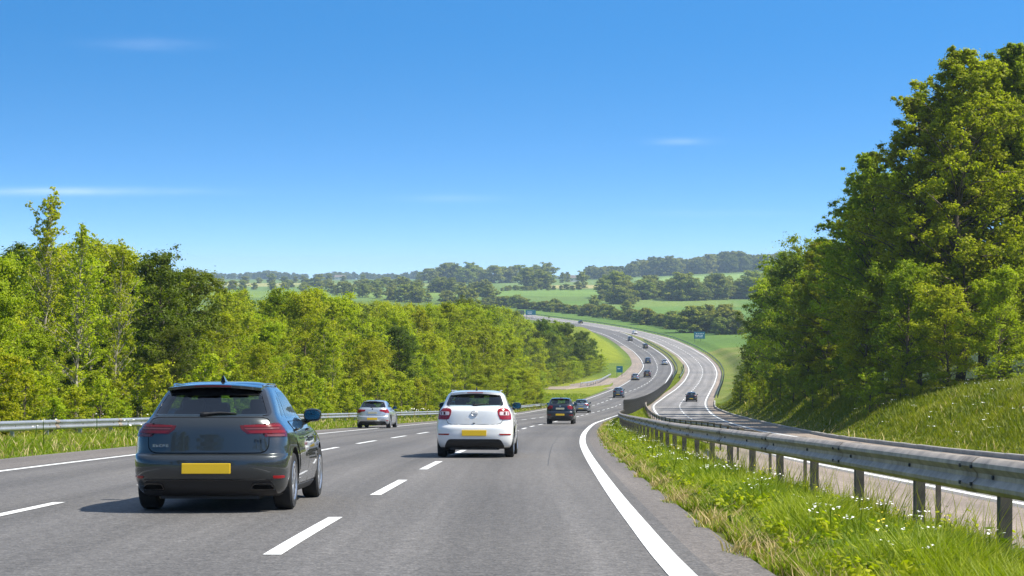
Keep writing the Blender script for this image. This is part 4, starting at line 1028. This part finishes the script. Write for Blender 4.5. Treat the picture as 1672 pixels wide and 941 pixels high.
for i in range(52):
    y = random.uniform(98, 240); x = float(KB(y)) + random.uniform(2.6, 6.5)
    plant('shrub', x, y, random.uniform(1.2, 3.0), 'dark low shrub under the right bank trees', 'shrubs under the right bank trees', 'shrub')
# -- unseen trees added behind the camera for the car paint to mirror
for i in range(26):
    y = -22 - i*9.5; sd_ = 1 if i % 2 else -1
    plant('big' if i % 3 else 'dark', (27 + random.uniform(0, 5)) if sd_ > 0 else -19 - random.uniform(0, 5), y, random.uniform(9, 14), 'unseen tree added behind the viewpoint to be mirrored in the car paint', 'unseen trees added behind the viewpoint for reflections')
# -- far country
def line_of(kind, p, n, hmin, hmax, label, group, jit=.4, cat='tree'):
    p = np.array(p, float); t = np.linspace(0, len(p)-1.001, n)
    for q in t:
        i = int(q); f = q - i; px, y = p[i]*(1-f) + p[i+1]*f; y *= 1 + random.uniform(-.012, .012); px += random.uniform(-jit, jit)*4
        if n > 8 and random.random() < .06: continue
        plant(kind, px2x(px, y), y, random.uniform(hmin, hmax)*(.72 + .5*abs(math.sin(q*2.3 + n))), label, group, cat, wid=random.uniform(1.1, 1.6))
line_of('hedge', [(1118,742),(1085,775),(1050,815),(1005,880),(950,965),(900,1020),(850,1070),(790,1100)], 66, 4.6, 7.2, 'rounded hedge tree in the long hedge above the far carriageway', 'long hedge above the far motorway')
line_of('far', [(1128,705),(1150,715),(1172,700),(1190,690)], 8, 7, 11, 'rounded tree in the clump behind the blue road sign', 'clump behind the blue road sign')
line_of('hedge', [(1175,668),(1196,672),(1204,676)], 4, 5, 8, 'light bushy tree at the right of the clump behind the blue sign', 'bushes right of the sign clump')
plant('far', px2x(970,1010), 1010, 10, 'lone tree in the field above the long hedge'); plant('far', px2x(1023,930), 930, 9, 'tree standing up out of the long hedge')
line_of('far', [(990,1240),(1040,1215),(1075,1235),(1120,1190),(1160,1210),(1200,1230),(1255,1240)], 42, 11.5, 17, 'full rounded tree in the belt between the two green fields', 'tree belt across the green field', 1)
line_of('hedge', [(985,1190),(1010,1130),(1030,1120)], 6, 8, 12, 'small tree in front of the belt at the field corner', 'trees at the field corner')
line_of('far', [(700,2030),(745,2030),(760,2000),(800,1990),(850,2030),(893,2040)], 28, 15, 22, 'dark rounded tree in the clump on the skyline', 'skyline clump left of the motorway')
line_of('far', [(862,1560),(885,1540),(893,1550)], 5, 13, 18, 'rounded tree in the middle distance beyond the hedge', 'middle distance trees'); plant('far', px2x(950,1580), 1580, 16, 'lone rounded tree beside the straw coloured field')
plant('far', px2x(918,1950), 1950, 12, 'small tree left of the pale farm building'); plant('far', px2x(926,1990), 1990, 12, 'small dark tree touching the pale farm building')
line_of('hedge', [(820,1460),(870,1490),(945,1500)], 16, 3.5, 5, 'low field hedge bush below the straw coloured field', 'field hedge below the straw field')
line_of('far', [(600,1380),(650,1420),(700,1400),(745,1380),(790,1300),(800,1180)], 30, 6, 12, 'rounded tree of the low wood in the valley', 'low valley wood', 2)
line_of('hedge', [(450,1620),(520,1700),(600,1640),(690,1680)], 15, 6, 11, 'hedgerow tree between the pale far fields on the left', 'hedgerow between the far left fields', 2)
line_of('hedge', [(330,1480),(420,1520),(520,1560),(600,1500)], 13, 5, 10, 'hedgerow tree along the near side of the far left fields', 'near hedgerow of the far left fields', 2)
line_of('hedge', [(400,1950),(480,2050),(560,2150),(690,2200)], 13, 6, 11, 'hedgerow tree on the far side of the pale left fields', 'far hedgerow of the left fields', 2)
line_of('far', [(470,1500),(560,1300),(640,1200),(700,1150),(770,1100)], 18, 8, 12, 'tree top showing just above the left wood', 'trees beyond the left wood', 2)
# wooded skyline: thousands of crowns nobody could count
def far_wood(name, boxes, n, hmin, hmax, label, seed):
    g = np.random.default_rng(seed); Vs = []; Fs = []; Ts = []; b = 0
    src = [next(c for c in p.children if c.name.startswith('crown')).data for p in PROTO['far']]
    base = []
    for me in src:
        v = np.empty(len(me.vertices)*3, np.float32); me.vertices.foreach_get('co', v); base.append(v.reshape(-1, 3))
    for (pxa, pxb, ya, yb, m) in boxes:
        for i in range(m):
            y = ya + (yb-ya)*g.random(); px = pxa + (pxb-pxa)*g.random(); x = px2x(px, y); h = hmin + (hmax-hmin)*g.random()*(.6 + .4*math.sin(px*.05 + pxa)); h *= (.6 + .4*min(1, max(0, (px - 950)/140))) if pxa > 900 else 1
            v = base[i % 3]; q = v.reshape(-1, 4, 3)[i % 2::2].reshape(-1, 3); c = q.reshape(-1, 4, 3).mean(1, keepdims=True); q = (c + (q.reshape(-1, 4, 3) - c)*1.6).reshape(-1, 3)
            a = g.random()*6.28; s = h/12*1.15; R_ = np.array([[math.cos(a), -math.sin(a), 0], [math.sin(a), math.cos(a), 0], [0, 0, 1]])
            w = (q @ R_.T)*s*np.array([1.25, 1.25, 1]) + np.array([x, y, float(ground(x, y)) - h*.12]); Vs.append(w); Ts.append(np.full(len(w), g.random()*.7)); 
    V = np.concatenate(Vs); F = np.arange(len(V)).reshape(-1, 4); t = np.concatenate(Ts)
    o = mesh_obj(name, V, F, M['leaf_far'], smooth=False, col=np.stack([t]*3, 1)); setp(o, label, 'wood', None, 'stuff')
far_wood('far_wood', [(960,1290,2250,2650,150),(960,1010,2150,2300,14)], 0, 18, 27, 'dark wooded ridge on the right skyline', 31)
far_wood('far_wood', [(300,720,3300,3900,190),(100,300,3000,3600,50)], 0, 9, 16, 'long blue wooded skyline on the left', 32)
far_wood('far_wood', [(820,980,4200,4700,70)], 0, 8, 14, 'faint wooded skyline in the gap between the hills', 33)

# ---------------------------------------------------------------- far buildings
def far_house(px, y, w, d, h, label):
    x = px2x(px, y); z = float(ground(x, y)); root = empty('farm_building', (x, y, z)); setp(root, label, 'building')
    wl = principled('far_wall', (.62, .59, .53), .9); rf = principled('far_roof', (.16, .14, .13), .9)
    mb = MB(); mb.box((0, 0, h/2 - .5), (w, d, h + 1)); mb.build('wall', wl, root, False)
    mb = MB(); hw = w/2+.3; hd = d/2+.4; mb.add([(-hw,-hd,h),(hw,-hd,h),(hw,hd,h),(-hw,hd,h),(-hw,0,h+d*.42),(hw,0,h+d*.42)], [(0,1,5,4),(2,3,4,5),(0,4,3),(1,2,5),(3,2,1,0)]); mb.build('roof', rf, root, False)
    for i in (-.25, .25):
        mb = MB(); mb.box((i*w, -d/2-.02, h*.5), (w*.12, .06, h*.3)); mb.build('window', M['trim_gloss'], root, False)
far_house(938, 2000, 12, 8, 4.5, 'pale farm building between small trees by the straw field')
far_house(555, 2500, 15, 8, 4, 'long pale building at the far edge of the left fields')

# ---------------------------------------------------------------- signs
sign(68.0, 622, 4.0, 2.5, 1.0, 'blue direction sign with rows of pale lettering below the dark clump', [(-.25,.74,.12,.09),(-.05,.74,.1,.09),(.14,.74,.12,.09),(.34,.74,.1,.09),(-.18,.50,.4,.08),(.2,.5,.24,.08),(-.24,.28,.26,.08),(.12,.28,.34,.08)])
sign(25.6, 408, 1.5, 1.5, 1.0, 'small teal sign on two posts beside the slip road', [(-.1,.6,.4,.1)])
sign(3.9, 880, 4.8, 2.5, 2.0, 'dark far road sign seen over the wood, left of its blue neighbour', [], back=True)
sign(9.6, 880, 5.2, 2.5, 2.2, 'blue-green far road sign seen over the wood, right of the dark one', [(-.1,.6,.5,.1),(-.1,.3,.4,.1)])
# ---------------------------------------------------------------- grass and flowers
def blades(name, xy, h, w, lean, tint, g, label, mat=None, seg=2):
    """bent grass blades as real strips"""
    n = len(xy); x, y = xy[:, 0], xy[:, 1]; z = ground(x, y) - .02
    a = g.random(n)*6.283; dx, dy = np.cos(a), np.sin(a); la = g.random(n)*6.283; lx, ly = np.cos(la)*lean*h + .10*h, np.sin(la)*lean*h
    rows = []
    for k in range(seg+1):
        t = k/seg; ww = w*(1 - t)**.7*.5 if k < seg else w*.03; cx = x + lx*t**1.8; cy = y + ly*t**1.8; cz = z + h*(t - .18*lean*t*t*2)
        rows += [np.stack([cx - dx*ww, cy - dy*ww, cz], -1), np.stack([cx + dx*ww, cy + dy*ww, cz], -1)]
    V = np.stack(rows, 1); m = 2*(seg+1); b = (np.arange(n)*m)[:, None]
    F = np.concatenate([np.concatenate([b + 2*k, b + 2*k+1, b + 2*k+3, b + 2*k+2], 1) for k in range(seg)])
    t = np.repeat(tint, m); o = mesh_obj(name, V.reshape(-1, 3), F, mat or M['grass'], smooth=False, col=np.stack([t]*3, 1))
    setp(o, label, 'grass', None, 'stuff'); return o
def scatter(f0, f1, y0, y1, n, g, power=1.0, clump=.5, cs=.9):
    """points between two edges; denser towards the camera; gathered in clumps"""
    u = g.random(n*3); y = (y0**(1-power) + u*(y1**(1-power) - y0**(1-power)))**(1/(1-power)) if power != 1 else y0*(y1/y0)**u
    a = f0(y); b = f1(y); x = a + (b-a)*g.random(len(y)); keep = (tnoise(x, y, cs, 1.3) + .6*tnoise(x, y, cs*.37, 4.) + g.normal(size=len(y))*.5) > -clump
    x, y = x[keep][:n], y[keep][:n]; return np.stack([x, y], -1)
g = np.random.default_rng(77)
PE = lambda y: PR(y) + .02 + .10*np.sin(y*1.7) + .07*np.sin(y*4.3 + 1)
# median, between our carriageway and the second rail
P_ = scatter(PE, lambda y: R1(y) + .9, 4, 151, 190000, g, 1.45)
dist = P_[:, 1]; ed = np.clip((P_[:, 0] - PR(P_[:, 1]))/.9, 0, 1); hh = (.12 + .27*ed*(1 - .62*sm(-1.1, -.1, P_[:, 0] - R1(dist))))*(.55 + .7*g.random(len(P_)))*(1 + .5*tnoise(P_[:, 0], P_[:, 1], .7, 2.))
blades('grass', P_, hh, .010 + .00050*dist, .55, np.clip(.42 + .38*tnoise(P_[:, 0], P_[:, 1], 1.1, 5.) + .25*g.normal(size=len(P_)), 0, 1), g, 'long bright grass growing in the median under the guardrail')
P_ = scatter(lambda y: np.where(y < 150, R1(y) + .8, LR(y) + 1.2), lambda y: RL(y) - 1.3, 66, 420, 60000, g, 1.2)
dist = P_[:, 1]; blades('grass', P_, (.14 + .22*g.random(len(P_))), .012 + .00055*dist, .5, np.clip(.62 + .2*g.normal(size=len(P_)), 0, 1), g, 'dry yellowish grass between the two median guardrails')
# straw coloured old blades, most along the tarmac edge
P_ = np.concatenate([scatter(PE, lambda y: PR(y) + .55, 9.5, 120, 5000, g, 1.45), scatter(PE, lambda y: R1(y) + 1.0, 9.5, 150, 9500, g, 1.45)])
M['straw'] = leaf_mat('straw', (.30, .24, .09), (.52, .44, .20), .3)
blades('dry_grass', P_, .08 + .22*g.random(len(P_)), .009 + .0005*P_[:, 1], .6, g.random(len(P_)), g, 'straw coloured dry blades along the tarmac edge of the median', M['straw'])
P_ = scatter(lambda y: KB(y) + .5, lambda y: KB(y) + 12, 34, 200, 1500, g, 1.3)
blades('dry_grass', P_, .15 + .5*g.random(len(P_)), .014 + .0006*P_[:, 1], .5, g.random(len(P_)), g, 'straw coloured blades in the right bank meadow', M['straw'])
P_ = scatter(lambda y: edge(y) + .5, lambda y: PL(y) - .1, 30, 250, 7000, g, 1.15)
blades('dry_grass', P_, .1 + .3*g.random(len(P_)), .012 + .0006*P_[:, 1], .5, g.random(len(P_)), g, 'straw coloured blades on the left verge', M['straw'])
# broad-leaved weeds among the blades
P_ = scatter(lambda y: PR(y) + .25, lambda y: R1(y) + .3, 10.5, 120, 210, g, 1.35, .2, 1.4)
cen = np.column_stack([P_, ground(P_[:, 0], P_[:, 1]) + .10 + .12*g.random(len(P_))])
V, F, t = leaves(cen, (.10 + .14*g.random(len(P_)))*(1 + P_[:, 1]*.006), 46, .055, g, .8, .6)
o = mesh_obj('weeds', V, F, M['leaf_bush'], smooth=False, col=np.stack([t]*3, 1)); setp(o, 'leafy green weeds in the median grass', 'weeds', None, 'stuff')
P_ = scatter(lambda y: PR(y) + .25, lambda y: R1(y) + .3, 10.5, 120, 200, g, 1.35, .2, 1.9)
cen = np.column_stack([P_, ground(P_[:, 0], P_[:, 1]) + .08 + .10*g.random(len(P_))])
V, F, t = leaves(cen, (.10 + .12*g.random(len(P_)))*(1 + P_[:, 1]*.006), 40, .065, g, .8, .6)
o = mesh_obj('weeds', V, F, M['leaf_dark'], smooth=False, col=np.stack([t]*3, 1)); setp(o, 'dark green weeds low in the median grass', 'weeds', None, 'stuff')
# thin seed stalks standing up beside the rail
P_ = scatter(lambda y: R1(y) - .9, lambda y: R1(y) + 1.3, 10, 60, 1800, g, 1.2, .9)
blades('grass_stalks', P_, .45 + .35*g.random(len(P_)), .006 + .0002*P_[:, 1], .28, np.clip(.75 + .2*g.normal(size=len(P_)), 0, 1), g, 'thin seed stalks rising through the median grass', seg=3)
# left verge
P_ = scatter(lambda y: edge(y) + .5, lambda y: PL(y) + .05*np.sin(y*2), 16, 300, 105000, g, 1.15)
dist = P_[:, 1]; ed = np.clip((PL(dist) - P_[:, 0])/2.0, 0, 1)
blades('grass', P_, (.07 + .15*ed)*(.6 + .7*g.random(len(P_))), .012 + .0006*dist, .5, np.clip(.45 + .3*tnoise(P_[:, 0], P_[:, 1], 2.2, 5.) + .2*g.normal(size=len(P_)), 0, 1), g, 'rough grass on the left verge under the guardrail')
# right bank
P_ = scatter(lambda y: KB(y) + .35, lambda y: KB(y) + 13, 22, 250, 165000, g, 1.3)
dist = P_[:, 1]; ed = np.clip((P_[:, 0] - KB(dist) - 1.2)/2.5, .08, 1)
blades('grass', P_, (.08 + .36*ed)*(.55 + .7*g.random(len(P_))), .016 + .0007*dist, .5, np.clip(.45 + .3*tnoise(P_[:, 0], P_[:, 1], 2.5, 5.) + .2*g.normal(size=len(P_)), 0, 1), g, 'tall meadow grass on the sunlit right bank')

def flowers(name, P, h0, h1, r, g, label, mat, k=7, spread=.05):
    """flat heads of small petals on thin stems"""
    mb = []; V = []; F = []; MI = []
    for (x, y) in P:
        h = h0 + (h1-h0)*g.random(); z = float(ground(x, y)) + h; b0 = len(V); c = np.array([x + g.normal()*.05, y + g.normal()*.05, z]); base = np.array([x, y, z - h])
        w = .004 + .0002*y
        V += [base + [-w, 0, 0], base + [w, 0, 0], c + [w*.7, 0, -.01], c + [-w*.7, 0, -.01]]; F.append((b0, b0+1, b0+2, b0+3)); MI.append(1)
        for j in range(k):
            o = c + np.array([g.normal()*spread, g.normal()*spread, g.normal()*.008]); rr = r*(.6 + .7*g.random())*(1 + y*.006); b1 = len(V); t = g.normal(size=2)*.25
            for q in range(5):
                a = 2*math.pi*q/5 + j; V.append(o + np.array([rr*math.cos(a), rr*math.sin(a), rr*(t[0]*math.cos(a) + t[1]*math.sin(a))]))
            F.append(tuple(range(b1, b1+5))); MI.append(0)
    o = mesh_obj(name, V, F, [mat, M['grass']], mi=MI, smooth=False); setp(o, label, 'flowers', None, 'stuff')
P_ = np.concatenate([scatter(lambda y: PR(y) + .7, lambda y: R1(y) - .5, 11, 26, 40, g, 1.2, .1, 1.6), scatter(lambda y: PR(y) + .3, lambda y: PR(y) + 1.7, 26, 110, 80, g, 1.1, .0, 3.)])
flowers('wildflowers', P_, .28, .42, .010, g, 'flat white wildflower heads in the median grass', M['petal'])
P_ = scatter(lambda y: PR(y) + .8, lambda y: R1(y) + .3, 12, 90, 60, g, 1.2, .1, 1.5); flowers('wildflowers', P_, .24, .38, .009, g, 'small yellow wildflowers in the median grass', M['petal_yellow'], 4, .04)
P_ = scatter(lambda y: KB(y) + 3, lambda y: KB(y) + 11, 50, 130, 90, g, 1.1, .0, 4.); flowers('wildflowers', P_, .30, .46, .02, g, 'white wildflowers on the sunlit right bank', M['petal'], 6, .1)
P_ = np.concatenate([scatter(lambda y: PL(y) - 3.5, lambda y: PL(y) - 1.0, 40, 95, 14, g, 1.1, .3, 3.), scatter(lambda y: edge(y) + 1.5, lambda y: edge(y) + 3.2, 128, 175, 110, g, 1.1, .3, 4.)]); flowers('wildflowers', P_, .4, .8, .022, g, 'pale wildflowers along the left verge', M['petal'], 6, .12)

# ---------------------------------------------------------------- sky, sun, air
SUN_EL, SUN_AZ = 52.0, -10.0       # azimuth: degrees ahead of due right
sdir = Vector((math.cos(R(SUN_EL))*math.cos(R(SUN_AZ)), math.cos(R(SUN_EL))*math.sin(R(SUN_AZ)), math.sin(R(SUN_EL))))
sl = bpy.data.lights.new('sun', 'SUN'); sl.energy = 4.2; sl.angle = R(.53); sl.color = (1.0, .945, .84)
so = bpy.data.objects.new('sun', sl); COL.objects.link(so); so.rotation_euler = sdir.to_track_quat('Z', 'Y').to_euler()
wd = bpy.data.worlds.new('World'); sc.world = wd; wd.use_nodes = True; nt = wd.node_tree; nt.nodes.clear()
out = N(nt, 'ShaderNodeOutputWorld'); bg = N(nt, 'ShaderNodeBackground'); bg.inputs[1].default_value = .128
sky = N(nt, 'ShaderNodeTexSky', sky_type='NISHITA'); sky.sun_disc = False; sky.sun_elevation = R(SUN_EL); sky.sun_rotation = R(90 - SUN_AZ)
sky.air_density = 1.0; sky.dust_density = .35; sky.ozone_density = 3.0; sky.altitude = 60
tc = N(nt, 'ShaderNodeTexCoord'); sp = N(nt, 'ShaderNodeSeparateXYZ'); nt.links.new(tc.outputs['Generated'], sp.inputs[0])
zz = N(nt, 'ShaderNodeMath', operation='MULTIPLY_ADD'); zz.inputs[1].default_value = 4.4; zz.inputs[2].default_value = .13; nt.links.new(sp.outputs[2], zz.inputs[0])
cb = N(nt, 'ShaderNodeCombineXYZ'); nt.links.new(sp.outputs[0], cb.inputs[0]); nt.links.new(sp.outputs[1], cb.inputs[1]); nt.links.new(zz.outputs[0], cb.inputs[2])
nm = N(nt, 'ShaderNodeVectorMath', operation='NORMALIZE'); nt.links.new(cb.outputs[0], nm.inputs[0]); nt.links.new(nm.outputs[0], sky.inputs[0])
hs = N(nt, 'ShaderNodeHueSaturation'); sr = N(nt, 'ShaderNodeFloatCurve'); cv = sr.mapping.curves[0]; cv.points[0].location = (0, .56); cv.points[1].location = (1, .40); [cv.points.new(a, b) for a, b in ((.03, .62), (.09, .65), (.17, .66), (.45, .42))]; sr.mapping.update(); nt.links.new(sp.outputs[2], sr.inputs['Value']); s2x = N(nt, 'ShaderNodeMath', operation='MULTIPLY'); s2x.inputs[1].default_value = 2.0; nt.links.new(sr.outputs[0], s2x.inputs[0]); nt.links.new(s2x.outputs[0], hs.inputs['Saturation']); hs.inputs['Hue'].default_value = .494; nt.links.new(sky.outputs[0], hs.inputs['Color'])
# thin cirrus, fixed in the sky by direction
dv = N(nt, 'ShaderNodeVectorMath', operation='DIVIDE'); nt.links.new(tc.outputs['Generated'], dv.inputs[0])
yy = N(nt, 'ShaderNodeMath', operation='MAXIMUM'); yy.inputs[1].default_value = .05; nt.links.new(sp.outputs[1], yy.inputs[0])
cy = N(nt, 'ShaderNodeCombineXYZ'); [nt.links.new(yy.outputs[0], cy.inputs[i]) for i in range(3)]; nt.links.new(cy.outputs[0], dv.inputs[1])
s2 = N(nt, 'ShaderNodeSeparateXYZ'); nt.links.new(dv.outputs[0], s2.inputs[0])
mp = N(nt, 'ShaderNodeMapping'); mp.inputs['Scale'].default_value = (10, 1, 75); mp.inputs['Rotation'].default_value = (0, R(-3), 0); nt.links.new(dv.outputs[0], mp.inputs[0])
cn = noise(nt, 1.0, 6, mp.outputs[0], .62); cloud = None
def mth(op, a, b=None):
    m = N(nt, 'ShaderNodeMath', operation=op)
    for i, v in enumerate((a, b)):
        if v is None: continue
        if hasattr(v, 'links'): nt.links.new(v, m.inputs[i])
        else: m.inputs[i].default_value = v
    return m.outputs[0]
for (u, v, su, sv, amp) in [(-.212, .1345, .030, .0034, .06), (-.262, .0490, .068, .0022, .20), (.0995, .0782, .016, .0020, .12), (-.04, .045, .03, .002, .05), (.12, .036, .05, .002, .05)]:
    a = mth('POWER', mth('DIVIDE', mth('SUBTRACT', s2.outputs[0], u), su), 2.0); b = mth('POWER', mth('DIVIDE', mth('SUBTRACT', s2.outputs[2], v), sv), 2.0)
    e = mth('MULTIPLY', mth('POWER', 2.718, mth('MULTIPLY', mth('ADD', a, b), -1.0)), amp); cloud = e if cloud is None else mth('ADD', cloud, e)
nr_ = ramp(nt, cn.outputs[0], [(.30, (0, 0, 0)), (.62, (1, 1, 1))]); cf = mth('MULTIPLY', cloud, nr_.outputs[0])
mx = mixc(nt, hs.outputs[0], (7.0, 7.2, 7.6), cf); nt.links.new(mx, bg.inputs[0]); nt.links.new(bg.outputs[0], out.inputs[0])
def haze():
    m, nt, out = nodes('haze'); v = N(nt, 'ShaderNodeVolumePrincipled'); v.inputs['Color'].default_value = (.60, .80, 1.0, 1); v.inputs['Density'].default_value = HAZE
    v.inputs['Anisotropy'].default_value = 0.0; nt.links.new(v.outputs[0], out.inputs['Volume'])
    mb = MB(); mb.box((0, 3450, 5), (12000, 7300, 130)); o = mb.build('haze', m, None, False); setp(o, 'thin blue haze over the valley', 'haze', None, 'stuff')
HAZE = .00012
haze()
# ---------------------------------------------------------------- camera and look
cam = bpy.data.cameras.new('camera'); co = bpy.data.objects.new('camera', cam); COL.objects.link(co); sc.camera = co
cam.sensor_width = 36; cam.lens = 36*2800/1672; cam.clip_end = 30000; cam.clip_start = .1
co.location = (0, 0, 0); co.rotation_euler = (R(90) - math.atan(20.5/2800), 0, 0)
sc.view_settings.view_transform = 'Standard'; sc.view_settings.look = 'None'; sc.view_settings.gamma = 1; sc.view_settings.use_curve_mapping = False
sc.view_settings.exposure = 1.05
sc.render.engine = 'CYCLES'; cy_ = sc.cycles
cy_.use_denoising = True; cy_.max_bounces = 9; cy_.diffuse_bounces = 5; cy_.glossy_bounces = 3; cy_.transmission_bounces = 4; cy_.transparent_max_bounces = 12; cy_.volume_bounces = 0
cy_.sample_clamp_indirect = 6; cy_.use_adaptive_sampling = True; cy_.adaptive_threshold = .015
